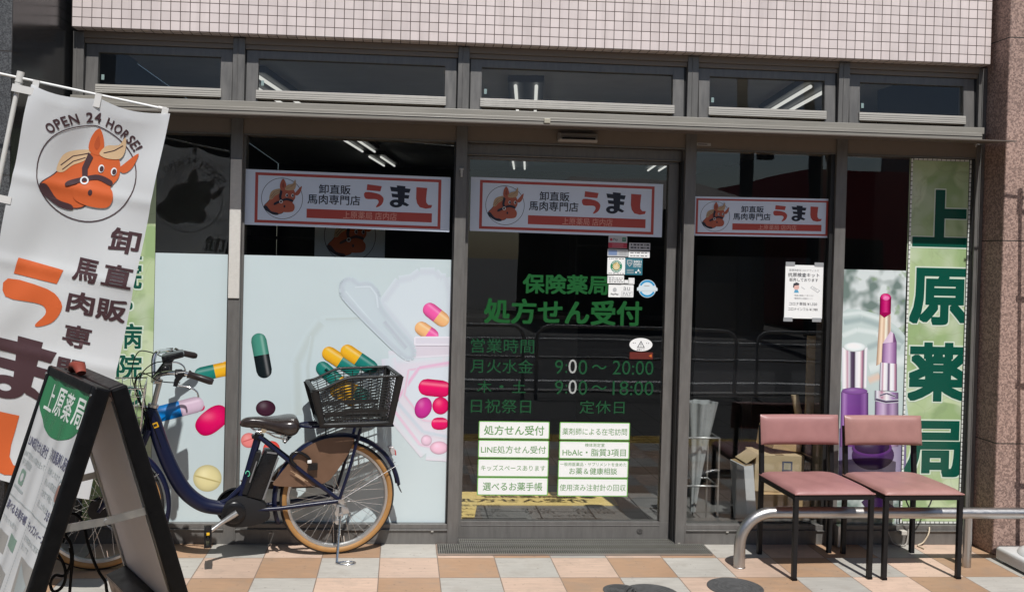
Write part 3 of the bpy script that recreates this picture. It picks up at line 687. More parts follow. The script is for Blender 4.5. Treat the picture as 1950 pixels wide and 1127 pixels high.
# ------------------------------------------------------------------ horse-meat shop print (generic horse-head emblem inside a ring)
OR = pm('print_orange', (0.50, 0.105, 0.040)); OR2 = pm('print_dark_orange', (0.40, 0.075, 0.025)); CR_ = pm('print_cream', (0.62, 0.42, 0.22)); BRN = pm('print_brown', (0.050, 0.022, 0.024)); WHT = pm('print_white', (0.72, 0.73, 0.74))
RED = pm('print_red', (0.42, 0.065, 0.050)); PB = pm('print_paper', (0.66, 0.74, 0.86), 0.3); SALM = pm('print_salmon', (0.72, 0.36, 0.29)); NAVY = pm('print_black_blue', (0.012, 0.014, 0.028))
PAL = dict(O=OR, D=OR2, C=CR_, B=BRN)
def horse(A, cx, cy, r, l=2, up=1, ringw=0.035, pal=PAL, oy=1.0):
    A.ring(cx, cy, r, r*oy, r*ringw, pal['B'], l)
    f = lambda p: [(cx+(a*1.06+0.02)*r, cy+up*(b*1.06-0.02)*r*oy) for a, b in p]
    O, D, Cc, B = pal['O'], pal['D'], pal['C'], pal['B']
    def sh(p, mm, k, ol=0.035, n=5):
        q = spl(p, n); c = (sum(x for x, _ in q)/len(q), sum(y for _, y in q)/len(q))
        if ol:
            e = []
            for i in range(len(q)):
                a, b = q[i-1], q[(i+1) % len(q)]; dx, dy = b[0]-a[0], b[1]-a[1]; L = math.hypot(dx, dy) or 1
                e.append((q[i][0]+dy/L*ol*0.6*s_, q[i][1]-dx/L*ol*0.6*s_))
            A.poly(f(e), B, k)
        A.poly(f(q), mm, k+1)
    s_ = 1
    # neck
    sh([(-0.82, -0.42), (-0.35, -0.68), (0.02, -0.62), (0.10, -0.25), (0.0, 0.25), (-0.15, 0.42), (-0.38, 0.22), (-0.62, -0.12)], O, l)
    A.poly(f(spl([(-0.84, -0.38), (-0.78, -0.52), (-0.45, -0.72), (-0.18, -0.74), (-0.22, -0.64), (-0.5, -0.58), (-0.72, -0.34)], 4)), B, l+2)
    # mane
    sh([(-0.60, -0.02), (-0.52, 0.30), (-0.28, 0.44), (0.02, 0.46), (-0.16, 0.24), (-0.34, 0.12), (-0.48, -0.04)], Cc, l+2)
    A.line(f([(-0.54, 0.08), (-0.36, 0.30), (-0.1, 0.40)]), r*0.02, B, l+4); A.line(f([(-0.50, 0.0), (-0.34, 0.2), (-0.14, 0.31)]), r*0.02, B, l+4)
    # far ear
    sh([(0.62, 0.36), (0.86, 0.62), (0.80, 0.32), (0.66, 0.18), (0.54, 0.24)], O, l+2)
    # head
    sh([(-0.06, 0.44), (0.18, 0.52), (0.50, 0.44), (0.58, 0.10), (0.46, -0.16), (0.50, -0.40), (0.34, -0.52), (-0.04, -0.50), (-0.22, -0.34), (-0.10, -0.06)], O, l+4)
    # muzzle
    sh([(-0.22, -0.30), (-0.04, -0.16), (0.30, -0.12), (0.50, -0.20), (0.56, -0.38), (0.46, -0.56), (0.10, -0.60), (-0.18, -0.52)], D if False else O, l+6)
    A.ell(*f([(0.10, -0.34)])[0], r*0.045, r*0.065*oy, B, l+8)
    # near ear
    sh([(0.02, 0.92), (0.14, 0.72), (0.16, 0.46), (0.0, 0.40), (-0.12, 0.50), (-0.10, 0.74)], O, l+6)
    A.poly(f(spl([(0.02, 0.78), (0.08, 0.62), (0.04, 0.50), (-0.03, 0.58)], 4)), D, l+8)
    # forelock
    sh([(0.10, 0.46), (0.22, 0.64), (0.46, 0.72), (0.56, 0.90), (0.60, 0.66), (0.54, 0.46), (0.34, 0.40), (0.18, 0.40)], Cc, l+8)
    A.line(f([(0.18, 0.48), (0.38, 0.58), (0.54, 0.72)]), r*0.02, B, l+10)
    # halter
    A.poly(f([(-0.10, 0.42), (-0.16, 0.10), (-0.10, -0.14), (0.0, -0.14), (-0.05, 0.10), (0.0, 0.34)]), B, l+10)
    A.poly(f(spl([(-0.36, -0.30), (-0.08, -0.16), (0.18, -0.06), (0.46, -0.12), (0.46, -0.02), (0.18, 0.04), (-0.08, -0.06), (-0.36, -0.20)], 4)), B, l+10)
    A.ring(*f([(-0.06, -0.13)])[0], r*0.085, r*0.085*oy, r*0.03, WHT, l+11, 20)
    # plain dark eyes
    for ex in (0.20, 0.46):
        A.ell(*f([(ex, 0.17)])[0], r*0.062, r*0.085*oy, WHT, l+11, 18); A.ell(*f([(ex+0.01, 0.165)])[0], r*0.044, r*0.062*oy, B, l+12, 16)

PALB = dict(O=pm('banner_rust', (0.40, 0.10, 0.055)), D=pm('banner_dark_rust', (0.25, 0.055, 0.03)), C=pm('banner_tan', (0.46, 0.31, 0.18)), B=NAVY)
def banner(name, Y, x0, x1, zt0, zt1, h, label, mu=0.047, th=0.05):
    w = x1-x0
    def fn(u, v, l):     # u 0..1 to the right, v 0..1 down
        return (x0+u*w, Y-l*0.0004-0.0006, (zt0+(zt1-zt0)*u)-v*h)
    A = Art(fn)
    A.rect(0, 1, 0, 1, PB, 0)
    b0, b1 = mu, 1-mu+0.002; bw = b1-b0
    U = lambda u: b0+(u-0.047)/0.908*bw
    A.frame(b0, b1, 0.05, 0.955, 0.0155*bw, th, RED, 1)
    horse(A, U(0.178), 0.505, 0.1006*bw/0.908, 1, -1, 0.022, PALB, w/h)
    T = lambda st, u0, u1, v0, v1, mm, l=2, b=0.0: A.text(st, U(u0), U(u1), v1, v0, mm, l, b)
    T('卸直販', 0.355, 0.51, 0.22, 0.39, NAVY, 2, 0.012); T('馬肉専門店', 0.301, 0.558, 0.405, 0.58, NAVY, 2, 0.012)
    for ch, u0, u1, v0, v1, mm in (('う', 0.58, 0.672, 0.188, 0.6, RED), ('ま', 0.702, 0.804, 0.186, 0.59, NAVY), ('し', 0.831, 0.912, 0.2, 0.586, RED)): kana(A, ch, U(u0), U(u1), v0, v1, mm)
    A.rect(U(0.298), U(0.912), 0.672, 0.838, RED, 1); T('上原薬局 店内店', 0.476, 0.739, 0.69, 0.825, SALM, 2)
    o = A.build(name); tag(o, label, 'banner', 'white horse-meat shop banners stuck on the glass'); return o
def cz(x, y, Y): p = onY(x, y, Y); return p
PY = 0.0455
a, b, c_ = cz(468, 322, PY), cz(858, 338, PY), cz(467, 428, PY)
banner('shop_banner', PY, a.x, b.x, a.z, b.z, 0.300, 'white red-bordered shop banner on the window above the pill poster')
a, b = cz(897, 337, DY+0.016), cz(1263, 351, DY+0.016)
banner('shop_banner', DY+0.0165, a.x, b.x, a.z, b.z, 0.300, 'white red-bordered shop banner on the sliding door above the green lettering')
a, b = cz(1323, 373, PY), cz(1580, 378, PY)
banner('shop_banner', PY, a.x, b.x, a.z-0.003, b.z-0.003, 0.220, 'smaller white red-bordered shop banner on the window right of the door', 0.012, 0.045)

# ------------------------------------------------------------------ window films
FY = 0.0468
BGC = (0.54, 0.63, 0.65); BGF = mat('pale_blue_film', BGC, 0.14, 0, 0.5, var=0.015, vscale=2.5)
f_ = lambda p: [((q := onY(x, y, FY)).x, q.z) for x, y in p]
f1 = lambda x, y: f_([(x, y)])[0]
PX = 1/352.0
def film(nm, x0, x1, z0, z1, bgm): A = Art(sheet(FY, 0.00035)); A.rect(x0, x1, z0, z1, bgm, 0); return A
def c6(r, g, b): return col(r, g, b, 0.62)
# left film: behind the bicycle's handlebar
KF = 0.84
def q6(r, g, b): return col(r, g, b, KF)
TEALc, YELc, DGRc, BLKc, BRWc, PNKc, REDc = q6(25, 115, 105), q6(228, 165, 35), q6(62, 128, 112), q6(10, 22, 26), q6(58, 28, 44), q6(222, 125, 122), q6(225, 75, 65)
BLUc, LILc, MAGc, CRMc, ORGc, VIOc, PKMc = q6(15, 120, 195), q6(195, 172, 190), q6(205, 10, 90), q6(205, 195, 145), q6(240, 168, 115), q6(178, 40, 132), q6(215, 85, 150)
g1, g2, g3, g4, g5 = q6(168, 176, 186), q6(170, 192, 194), q6(198, 178, 194), q6(184, 196, 206), q6(214, 226, 232)
def ghost(A, p, c, l, w=0.03, edge=None):
    """faint clear-plastic shape: flat tint with feathered outline"""
    A.mesh(p, [tuple(t) for t in geometry.tessellate_polygon([[Vector((a, b, 0)) for a, b in p]])], FILM(), l, [c]*len(p))
    if edge: A.softline(list(p)+[p[0]], w, edge, c, l+0.3)
xa = onY(296, 482, FY).x
A = film('', xa, -1.149, 0.1085, 1.560, BGF)
A.gcap(f1(384, 712), f1(425, 703), 0.038, TEALc, YELc, 2, 0.60); A.poly(f_([(425, 689), (437, 686), (437, 715), (425, 717)]), pm('film_yellow', YELc, .14), 1)
A.gcap(f1(303, 788), f1(373, 770), 0.043, BLUc, LILc, 3, 0.58); A.gell(f1(380, 775), 0.028, 0.022, MAGc, 2.2)
A.gell(f1(404, 800), 0.098, 0.062, MAGc, 1, R(40), 36, 2.5)
A.gell(f1(395, 910), 0.076, 0.073, CRMc, 1); A.softline([f1(371, 905), f1(420, 918)], 0.010, q6(165, 152, 100), CRMc, 2)
tag(A.build('pill_poster'), 'pale blue window film with a blue capsule and red tablet behind the handlebar', 'poster', 'pale blue pill films on the left windows')
# wide film behind the rear basket
A = film('', -1.074, 0.052, 0.1085, 1.560, BGF)
TR = tuple(v*1.025 for v in BGC); TD = tuple(v*0.93*f for v, f in zip(BGC, (1.0, 0.99, 0.96)))
ghost(A, f_([(562, 690), (588, 640), (610, 612), (720, 606), (790, 640), (800, 760), (760, 850), (620, 860), (566, 790)]), TR, 1, 0.06, BGC)
A.softline(f_([(568, 790), (566, 690), (592, 640), (612, 615)]), 0.06, TD, TR, 2.0); A.softline(f_([(620, 608), (720, 604)]), 0.02, TD, TR, 2.6); A.softline(f_([(596, 640), (586, 700), (590, 770)]), 0.03, TD, TR, 2.8)
ghost(A, f_([(727, 579), (760, 534), (784, 530), (800, 518), (828, 518), (838, 529), (849, 529), (857, 560), (857, 652), (790, 655)]), q6(190, 200, 206), 3, 0.05, q6(184, 192, 200))
ghost(A, f_([(790, 655), (857, 650), (857, 676), (789, 680)]), q6(196, 190, 200), 4, 0.012, q6(206, 206, 214))
ghost(A, f_([(740, 682), (857, 676), (857, 865), (812, 862), (752, 790)]), q6(200, 197, 206), 3.4, 0.08, q6(193, 202, 208))
ghost(A, f_([(778, 704), (857, 694), (857, 806), (806, 800), (770, 752)]), q6(194, 202, 210), 4.6, 0.02, q6(204, 178, 194))
A.softline(f_([(755, 762), (798, 700), (857, 690)]), 0.022, q6(206, 168, 192), q6(198, 192, 204), 5); A.softline(f_([(755, 764), (806, 822), (857, 832)]), 0.03, q6(182, 192, 202), q6(200, 196, 206), 5)
A.softline(f_([(742, 770), (800, 846), (857, 856)]), 0.02, q6(206, 180, 198), q6(200, 196, 206), 5.2)
lid = f_(spl([(654, 538), (668, 532), (684, 542), (702, 541), (718, 558), (722, 582), (752, 622), (786, 664), (774, 680), (720, 632), (660, 570), (652, 552)], 4))
ghost(A, lid, q6(180, 192, 198), 6, 0.035, q6(174, 184, 192)); A.softline(f_([(658, 554), (716, 622), (768, 672)]), 0.012, q6(190, 201, 207), q6(180, 192, 198), 7); A.softline(f_([(676, 547), (705, 546), (717, 562), (720, 586)]), 0.012, q6(190, 200, 207), q6(180, 192, 198), 7.4); A.softline(f_([(732, 612), (774, 662)]), 0.030, q6(170, 178, 187), q6(180, 192, 198), 7.9)
A.gcap(f1(493, 649), f1(503, 705), 0.042, DGRc, BLKc, 1, 0.48); A.gell(f1(506, 777), 0.053, 0.044, BRWc, 1); A.gell(f1(474, 838), 0.043, 0.041, PNKc, 1); A.softline([f1(462, 841), f1(488, 832)], 0.008, q6(190, 90, 90), PNKc, 2); A.gell(f1(517, 855), 0.046, 0.046, REDc, 1)
A.gcap(f1(627, 673), f1(672, 702), 0.039, YELc, TEALc, 8, 0.48); A.gcap(f1(662, 669), f1(706, 699), 0.039, YELc, TEALc, 9, 0.46); A.gcap(f1(615, 701), f1(660, 740), 0.038, TEALc, YELc, 10, 0.62)
A.softline([f1(619, 703), f1(628, 711)], 0.026, BLKc, TEALc, 12); A.gcap(f1(662, 738), f1(690, 752), 0.038, YELc, TEALc, 11, 0.5); A.gcap(f1(640, 744), f1(668, 760), 0.034, YELc, YELc, 9.5)
A.gcap(f1(819, 590), f1(842, 608), 0.040, PKMc, ORGc, 6, 0.62); A.gcap(f1(803, 625), f1(822, 638), 0.038, ORGc, PKMc, 6, 0.62)
ghost(A, f_([(790, 642), (857, 642), (857, 656), (790, 656)]), q6(198, 196, 206), 8, 0.01, q6(216, 214, 222))
A.gcap(f1(813, 737), f1(842, 740), 0.047, MAGc, MAGc, 6); A.gell(f1(806, 776), 0.046, 0.060, VIOc, 6.5, R(-20)); A.gell(f1(839, 772), 0.046, 0.048, MAGc, 7); A.gcap(f1(833, 806), f1(842, 806), 0.034, MAGc, MAGc, 6)
A.softline(f_([(852, 720), (856, 800)]), 0.03, VIOc, MAGc, 8) if False else None
A.gell(f1(836, 852), 0.050, 0.036, q6(214, 172, 192), 6); A.gell(f1(812, 838), 0.03, 0.03, q6(206, 178, 196), 6)
tag(A.build('pill_poster'), 'wide pale blue window film of capsules and pill boxes behind the bicycle basket', 'poster', 'pale blue pill films on the left windows')

# lipstick film right of the door
x0, x1 = 2.277, onY(1729, 515, FY).x
A = film('', x0, x1, 0.1085, 1.560, bokeh_mat('blurred_leaf_film'))
z6 = lambda x, y: (1590+x/3.52, 480+y/3.52)
fz = lambda p: f_([z6(*q) for q in p])
W_a, W_b, W_c = q6(176, 190, 188), q6(150, 166, 166), q6(196, 206, 205)
A.mesh(fz(spl([(52, 400), (180, 390), (330, 440), (470, 560), (478, 700), (478, 1000), (478, 1300), (40, 1300), (42, 900), (45, 600)], 3)), [tuple(t) for t in geometry.tessellate_polygon([[Vector((a, b, 0)) for a, b in fz(spl([(52, 400), (180, 390), (330, 440), (470, 560), (478, 700), (478, 1000), (478, 1300), (40, 1300), (42, 900), (45, 600)], 3))]])], FILM(), 1, [W_a]*30)
for i_, (p_, w_, c_) in enumerate((([(60, 470), (180, 450), (330, 500), (460, 610)], 0.05, W_b), ([(50, 560), (150, 520), (280, 540), (330, 600)], 0.04, W_c), ([(220, 640), (300, 610), (440, 640)], 0.05, W_b), ([(50, 420), (170, 405), (320, 452)], 0.03, W_c), ([(230, 780), (470, 720)], 0.08, W_c), ([(225, 860), (300, 830)], 0.06, q6(200, 180, 165)))): A.softline(fz(p_), w_, c_, W_a, 1.15+i_*0.14)
LAVa, LAVb = q6(150, 140, 165), q6(100, 92, 125)
A.gcol(*fz([(20, 1650), (478, 1650), (478, 1150), (30, 1180)]), [(0, LAVb), (.4, LAVa), (.7, q6(165, 158, 178)), (1, LAVb)], 2)
sv, dk, lt, pu, lp_, pk = q6(206, 206, 214), q6(82, 70, 92), q6(226, 228, 232), q6(122, 60, 152), q6(176, 128, 200), q6(168, 120, 140)
A.gcol(*fz([(276, 760), (372, 720), (374, 420), (298, 420)]), [(0, q6(150, 118, 96)), (.25, q6(226, 204, 180)), (.45, q6(190, 160, 135)), (.6, q6(236, 222, 205)), (.85, q6(150, 118, 105)), (1, q6(205, 182, 165))], 3)
A.gcol(*fz([(298, 418), (374, 412), (377, 300), (301, 300)]), [(0, q6(95, 4, 52)), (.3, q6(170, 14, 94)), (.55, q6(190, 45, 116)), (.8, q6(150, 8, 80)), (1, q6(88, 3, 46))], 4); A.gell(fz([(339, 300)])[0], 0.0305, 0.020, q6(196, 30, 112), 4.5); A.gell(fz([(342, 308)])[0], 0.020, 0.014, q6(222, 110, 165), 5)
A.poly(fz([(300, 416), (330, 440), (374, 412), (374, 405), (300, 405)]), pm('film_lip_base', q6(140, 8, 72), .14), 4.2)
A.gcol(*fz([(312, 748), (412, 758), (413, 600), (318, 612)]), [(0, q6(96, 64, 104)), (.25, q6(160, 128, 170)), (.5, q6(186, 158, 192)), (.8, q6(140, 104, 148)), (1, q6(92, 58, 98))], 5)
A.gcol(*fz([(318, 613), (413, 601), (396, 545), (372, 530)]), [(0, q6(190, 168, 192)), (.5, q6(206, 186, 205)), (.72, q6(196, 172, 196)), (.75, q6(112, 76, 116)), (1, q6(92, 58, 98))], 5)
A.gcol(*fz([(296, 925), (414, 930), (414, 748), (302, 738)]), [(0, dk), (.07, sv), (.18, pk), (.24, lt), (.42, sv), (.48, dk), (.56, q6(120, 100, 130)), (.62, lt), (.8, sv), (.88, pk), (1, dk)], 7)
A.gcol(*fz([(266, 990), (424, 1002), (424, 940), (266, 925)]), [(0, dk), (.1, sv), (.3, pk), (.5, lt), (.75, q6(150, 120, 165)), (1, dk)], 8); A.softline(fz([(272, 985), (340, 1002), (424, 996)]), 0.02, q6(52, 30, 66), sv, 9); A.softline(fz([(300, 960), (345, 945), (405, 968)]), 0.012, q6(60, 36, 76), sv, 9)
A.gcol(*fz([(262, 1300), (424, 1300), (424, 1004), (268, 998)]), [(0, dk), (.12, q6(150, 120, 160)), (.35, q6(190, 170, 196)), (.55, q6(120, 92, 130)), (.75, q6(170, 146, 178)), (1, dk)], 7)
A.gcol(*fz([(48, 915), (210, 910), (216, 640), (46, 640)]), [(0, sv), (.12, lt), (.22, pk), (.28, sv), (.36, dk), (.5, q6(54, 38, 60)), (.55, sv), (.7, lt), (.8, pk), (.86, dk), (.92, lt), (1, sv)], 5); A.gell(fz([(131, 634)])[0], 0.067, 0.028, q6(214, 224, 224), 6)
A.gcol(*fz([(34, 1300), (222, 1300), (222, 940), (40, 935)]), [(0, q6(80, 46, 100)), (.12, q6(160, 120, 176)), (.25, q6(118, 70, 140)), (.7, q6(98, 54, 120)), (.88, q6(134, 92, 152)), (1, q6(58, 30, 76))], 7); A.gell(fz([(131, 930)])[0], 0.0765, 0.020, q6(122, 78, 142), 7.5)
DPUc = q6(44, 22, 62)
A.gell(f1(1662, 866), 0.125, 0.085, q6(60, 34, 82), 9); A.gell(f1(1660, 852), 0.118, 0.052, q6(92, 48, 120), 10); A.gell(f1(1660, 850), 0.104, 0.042, DPUc, 11)
A.poly(f_([(1640, 955), (1662, 938), (1700, 962), (1716, 975), (1660, 982)]), pm('film_plum', DPUc, .14), 5)
tag(A.build('lipstick_poster'), 'window film photo of lipsticks and purple nail polish beside the green sign', 'poster')

# green vertical signs
LEAF = leafprint_mat('green_leaf_film'); DG = pm('sign_green', (0.003, 0.075, 0.05), 0.2); PG = pm('sign_outline', (0.60, 0.70, 0.58), 0.2); LEDM = pm('light_strip_white', (0.70, 0.72, 0.68), 0.4)
def vsign(x0, x1, z0, z1, chars, label, led=True):
    rt = root('vertical_sign', ((x0+x1)/2, FY, z0)); tag(rt, label, 'sign', 'tall green leaf-patterned signs at the ends of the shopfront')
    A = Art(sheet(FY, 0.0005)); A.rect(x0, x1, z0, z1, LEAF, 0)
    for ch, a0, a1, b0, b1, bo in chars:
        A.text(ch, a0-0.008, a1+0.008, b0-0.008, b1+0.008, PG, 1, bo+0.018); A.text(ch, a0, a1, b0, b1, DG, 2, bo)
    A.build('sign_film', rt)
    if led:
        for hz, (a, b, c, d) in enumerate(((x0+0.004, x0+0.016, z0, z1), (x1-0.016, x1-0.004, z0, z1), (x0+0.02, x1-0.02, z1-0.012, z1), (x0+0.02, x1-0.02, z0, z0+0.012))):
            m = MB(); m.box(a, b, FY-0.006, FY-0.0012, c, d, 1)
            L = (d-c) if hz < 2 else (b-a); k = int(L/0.026)
            for i in range(k):
                t = i*L/k
                if hz < 2: m.box(a+0.001, b-0.001, FY-0.0085, FY-0.0062, c+t+0.002, c+t+L/k-0.003, 0)
                else: m.box(a+t+0.002, a+t+L/k-0.003, FY-0.0085, FY-0.0062, c+0.001, d-0.001, 0)
            m.build('light_strip', [LEDM, mat('strip_backing', (0.10, 0.11, 0.09), 0.5)], rt)
    return rt
def gb(x0, y0, x1, y1): p = onY(x0, y0, FY); q = onY(x1, y1, FY); return p.x, q.x, q.z, p.z
B_ = 0.034
vsign(onY(1733, 295, FY).x, 3.026, 0.112, 2.203, [('上', *gb(1740, 360, 1846, 472), 0.044), ('原', *gb(1734, 509, 1843, 620), B_), ('薬', *gb(1731, 651, 1841, 765), B_), ('局', *gb(1724, 800, 1832, 908), B_)],
      'tall green leaf-patterned pharmacy sign on the window at the right end')
zz = [(444, 494), (498, 550), (575, 590), (616, 664), (674, 722), (736, 772)]
vsign(-1.905, xa-0.002, 0.112, 2.203, [(ch, *((onY(222, y0, FY).x, onY(271, y0, FY).x) if ch != '・' else (onY(240, y0, FY).x, onY(253, y0, FY).x)), onY(250, y1, FY).z, onY(250, y0, FY).z, 0.02) for ch, (y0, y1) in zip('医院・病院の', zz)],
      'tall green leaf-patterned sign behind the leaning flag at the left end', led=False)

# ------------------------------------------------------------------ stickers and notices on the glass
LG = pm('sticker_green', (0.17, 0.42, 0.10)); STW = pm('sticker_white', (0.82, 0.83, 0.82)); LT = pm('sticker_letter', (0.13, 0.30, 0.10))
SY = DY+0.0164
def sticker(x0, y0, x1, y1, lines, label):
    p, q = onY(x0, y0, SY), onY(x1, y1, SY); w, h = q.x-p.x, p.z-q.z
    A = Art(lambda u, v, l: (p.x+u*w, SY-0.0002-l*0.0005, p.z-v*h))
    k = w/h
    A2 = Art(lambda u, v, l: (p.x+u*h, SY-0.0002-l*0.0005, p.z-v*h))
    A2.rrect(0, k, 0, 1, 0.06, LG, 0); A2.rrect(0.05, k-0.05, 0.05, 0.95, 0.05, STW, 1)
    for st, u0, u1, v0, v1, bo in lines: A2.text(st, u0*k, u1*k, v1, v0, LT, 2, bo)
    tag(A2.build('service_label'), label, 'sticker', 'green-edged white service labels on the door')
sticker(912, 801, 1046, 836, [('処方せん受付', .075, .925, .24, .78, .01)], 'green-edged white label on the door, top of its left column')
sticker(911, 837, 1045, 872, [('LINE処方せん受付', .04, .955, .32, .74, .004)], 'green-edged white label reading LINE, second in the left column')
sticker(910, 873, 1044, 908, [('キッズスペースあります', .045, .955, .34, .66, .002)], 'green-edged white label in katakana, third in the left column')
sticker(909, 908, 1043, 943, [('選べるお薬手帳', .08, .92, .27, .74, .006)], 'green-edged white label on the door, bottom of its left column')
sticker(1066, 803, 1199, 838, [('薬剤師による在宅訪問', .04, .96, .33, .72, .002)], 'green-edged white label on the door, top of its right column')
sticker(1065, 839, 1198, 874, [('検体測定室', .365, .645, .12, .32, 0), ('HbAlc・脂質3項目', .05, .95, .42, .84, .004)], 'green-edged white label reading HbAlc, second in the right column')
sticker(1063, 875, 1196, 910, [('一般用医薬品・サプリメントを含めた', .03, .97, .14, .34, 0), ('お薬＆健康相談', .16, .84, .43, .80, .004)], 'green-edged white label with an ampersand, third in the right column')
sticker(1062, 910, 1195, 945, [('使用済み注射針の回収', .03, .97, .32, .70, .002)], 'green-edged white label on the door, bottom of its right column')

def small(name, x0, y0, x1, y1, draw, label, base, r=0.05, Y=None, grp='payment and campaign stickers on the door'):
    Y = SY if Y is None else Y
    p, q = onY(x0, y0, Y), onY(x1, y1, Y); w, h = q.x-p.x, p.z-q.z
    A = Art(lambda u, v, l: (p.x+u*h, Y-0.0003-l*0.0004, p.z-v*h)); k = w/h
    if base: A.rrect(0, k, 0, 1, r, base, 0)
    draw(A, k); return tag(A.build(name), label, 'sticker', grp)
SG, GR, DGY, MRED, SKY, TBL, OLV, SGN = pm('sticker_grey', (0.46, 0.47, 0.48)), pm('sticker_mid', (0.25, 0.25, 0.26)), pm('sticker_dark', (0.05, 0.05, 0.06)), pm('sticker_red', (0.42, 0.04, 0.07)), pm('sticker_sky', (0.03, 0.30, 0.58)), pm('sticker_teal', (0.03, 0.15, 0.20)), pm('sticker_tan', (0.60, 0.46, 0.20)), pm('sticker_leaf', (0.02, 0.23, 0.12))
def d1(A, k):
    A.ell(0.22, 0.30, 0.12, 0.12, MRED, 1); A.text('Pay', .40, .78, .44, .18, DGY, 1, .01); A.rect(k-.42, k-.10, .12, .44, SGN, 1); A.text('123', k-.38, k-.14, .36, .2, STW, 2) if False else A.line([(k-.37, .28), (k-.15, .28)], .12, GR, 2)
    A.rect(0, k, .56, .98, MRED, 1)
    for v in (.70, .86): A.line([(k*.2, v), (k*.8, v)], .05, PNKS, 2)
PNKS = pm('sticker_pink', (0.55, 0.25, 0.28))
small('payment_sticker', 1159, 449, 1194, 473, d1, 'grey and red payment sticker reading Pay, top of the sticker cluster', SG)
def marks(rows, k, A, m, seed, w=.10, h=.10):
    rr = random.Random(seed)
    for v in rows:
        u = .08*k
        while u < k*.9:
            L = rr.uniform(.05, .16)*k; A.rect(u, min(u+L, k*.95), v, v+h, m, 1); u += L+rr.uniform(.03, .07)*k
small('payment_sticker', 1198, 462, 1238, 477, lambda A, k: marks((.15, .55), k, A, DGY, 1, h=.22), 'grey card-brand sticker right of the red payment sticker', SG)
small('payment_sticker', 1197, 478, 1237, 491, lambda A, k: marks((.18, .65), k, A, GR, 2, h=.16), 'white sticker of small marks under the grey card-brand sticker', STW)
def d4(A, k): A.rect(.12, k*.46, .14, .82, pm('sticker_blue', (0.18, 0.25, 0.42)), 1); marks((.2, .42, .66), .4*k, Art2(A, k*.55), GR, 3, h=.10)
class Art2:
    def __init__(s, A, du): s.A = A; s.du = du
    def rect(s, a0, a1, b0, b1, m, l=1): s.A.rect(a0+s.du, a1+s.du, b0, b1, m, l)
small('payment_sticker', 1157, 474, 1196, 489, d4, 'white sticker with a blue block under the red payment sticker', SG)
def d5(A, k):
    A.ring(k/2, .52, .35, .35, .13, SGN, 1); A.ell(k/2, .52, .215, .215, OLV, 1)
    A.poly(spl([(k/2-.14, .46), (k/2-.02, .44), (k/2+.04, .26), (k/2+.10, .30), (k/2+.07, .46), (k/2+.15, .54), (k/2+.10, .68), (k/2-.10, .68)], 4), pm('sticker_hand', (0.72, 0.60, 0.36)), 2)
    marks((.05, .92), k, A, DGY, 4, h=.035)
    for t in range(-3, 4):
        a = math.pi/2+t*.32
        for sg in (-1, 1): A.rect(k/2+.285*math.cos(a)-.03, k/2+.285*math.cos(a)+.03, .52+sg*.285*math.sin(a)-.025, .52+sg*.285*math.sin(a)+.025, STW, 2)
small('campaign_sticker', 1157, 490, 1190, 523, d5, 'white square sticker with a green ring and a pointing hand', STW)
def d6(A, k):
    A.poly([(.10, .12), (.42, .12), (.42, .34), (.26, .52), (.10, .34)], SG, 1); A.poly([(.15, .17), (.37, .17), (.37, .32), (.26, .45), (.15, .32)], TBL, 2); A.poly([(.18, .34), (.22, .22), (.26, .32), (.30, .22), (.34, .34)], SG, 3)
    A.text('2021', .48, .93*k, .28, .14, STW, 1, .02); A.text('GREEN', .48, .93*k, .42, .32, STW, 1, .02); A.text('PARTNER', .48, .93*k, .53, .46, STW, 1, .01)
    for v in (.70, .79, .88): A.line([(.10, v), (.52, v)], .03, SG, 1)
    A.ell(.66, .84, .06, .06, STW, 1); A.poly([(.72, .78), (.80, .62), (.88, .78)], STW, 1); A.ell(.90, .84, .05, .06, SG, 1)
small('campaign_sticker', 1191, 491, 1223, 524, d6, 'square teal sticker with a shield and the year 2021', TBL, 0.01)
small('payment_sticker', 1157, 524, 1188, 540, lambda A, k: (marks((.1,), .4*k, A, DGY, 5, h=.06), marks((.3, .52, .76), k, A, GR, 6, h=.11)), 'white sticker with rows of tiny grey marks below the green ring sticker', STW)
small('payment_sticker', 1189, 533, 1196, 540, lambda A, k: A.line([(.1, .8), (k*.8, .8)], .12, SG, 1), 'tiniest white sticker, in the notch under the teal sticker', STW)
small('payment_sticker', 1197, 529, 1208, 541, lambda A, k: A.frame(.12, k-.12, .2, .88, .04, .04, SG, 1), 'small square white sticker with a faint grey frame', STW)
def d9(A, k): A.ell(k*.5, .40, .16, .18, SG, 1, 20); A.text('PayPay', .2*k, .82*k, .86, .68, DGY, 1, .02)
small('payment_sticker', 1159, 542, 1182, 566, d9, 'white square payment sticker with black writing along its bottom edge', STW)
def d10(A, k): A.text('au', .2*k, .72*k, .45, .18, GR, 1); A.frame(.06, k-.08, .52, .92, .03, .03, SG, 1); A.text('PAY', .16*k, .84*k, .86, .60, SG, 2, .02)
small('payment_sticker', 1182.5, 542, 1206, 566, d10, 'white square payment sticker with pale grey writing, lower right of the cluster', STW)
def d11(A, k):
    c = k/2
    A.ell(c, .5, .5, .5, pm('sticker_ice', (0.62, 0.72, 0.76)), 0); A.ring(c, .5, .47, .47, .11, SKY, 1, 40, R(205), R(335)); A.ring(c, .5, .47, .47, .11, SKY, 1, 40, R(25), R(155))
    A.poly([(c-.58, .46), (c-.5, .42), (c+.5, .42), (c+.58, .46), (c+.58, .62), (c-.58, .62)], pm('sticker_ice', (0.62, 0.72, 0.76)), 2); A.line([(c-.18, .34), (c+.12, .34)], .05, SG, 2)
small('round_sticker', 1213, 532, 1252, 567, d11, 'round pale blue sticker with blue arcs near the door edge', None)
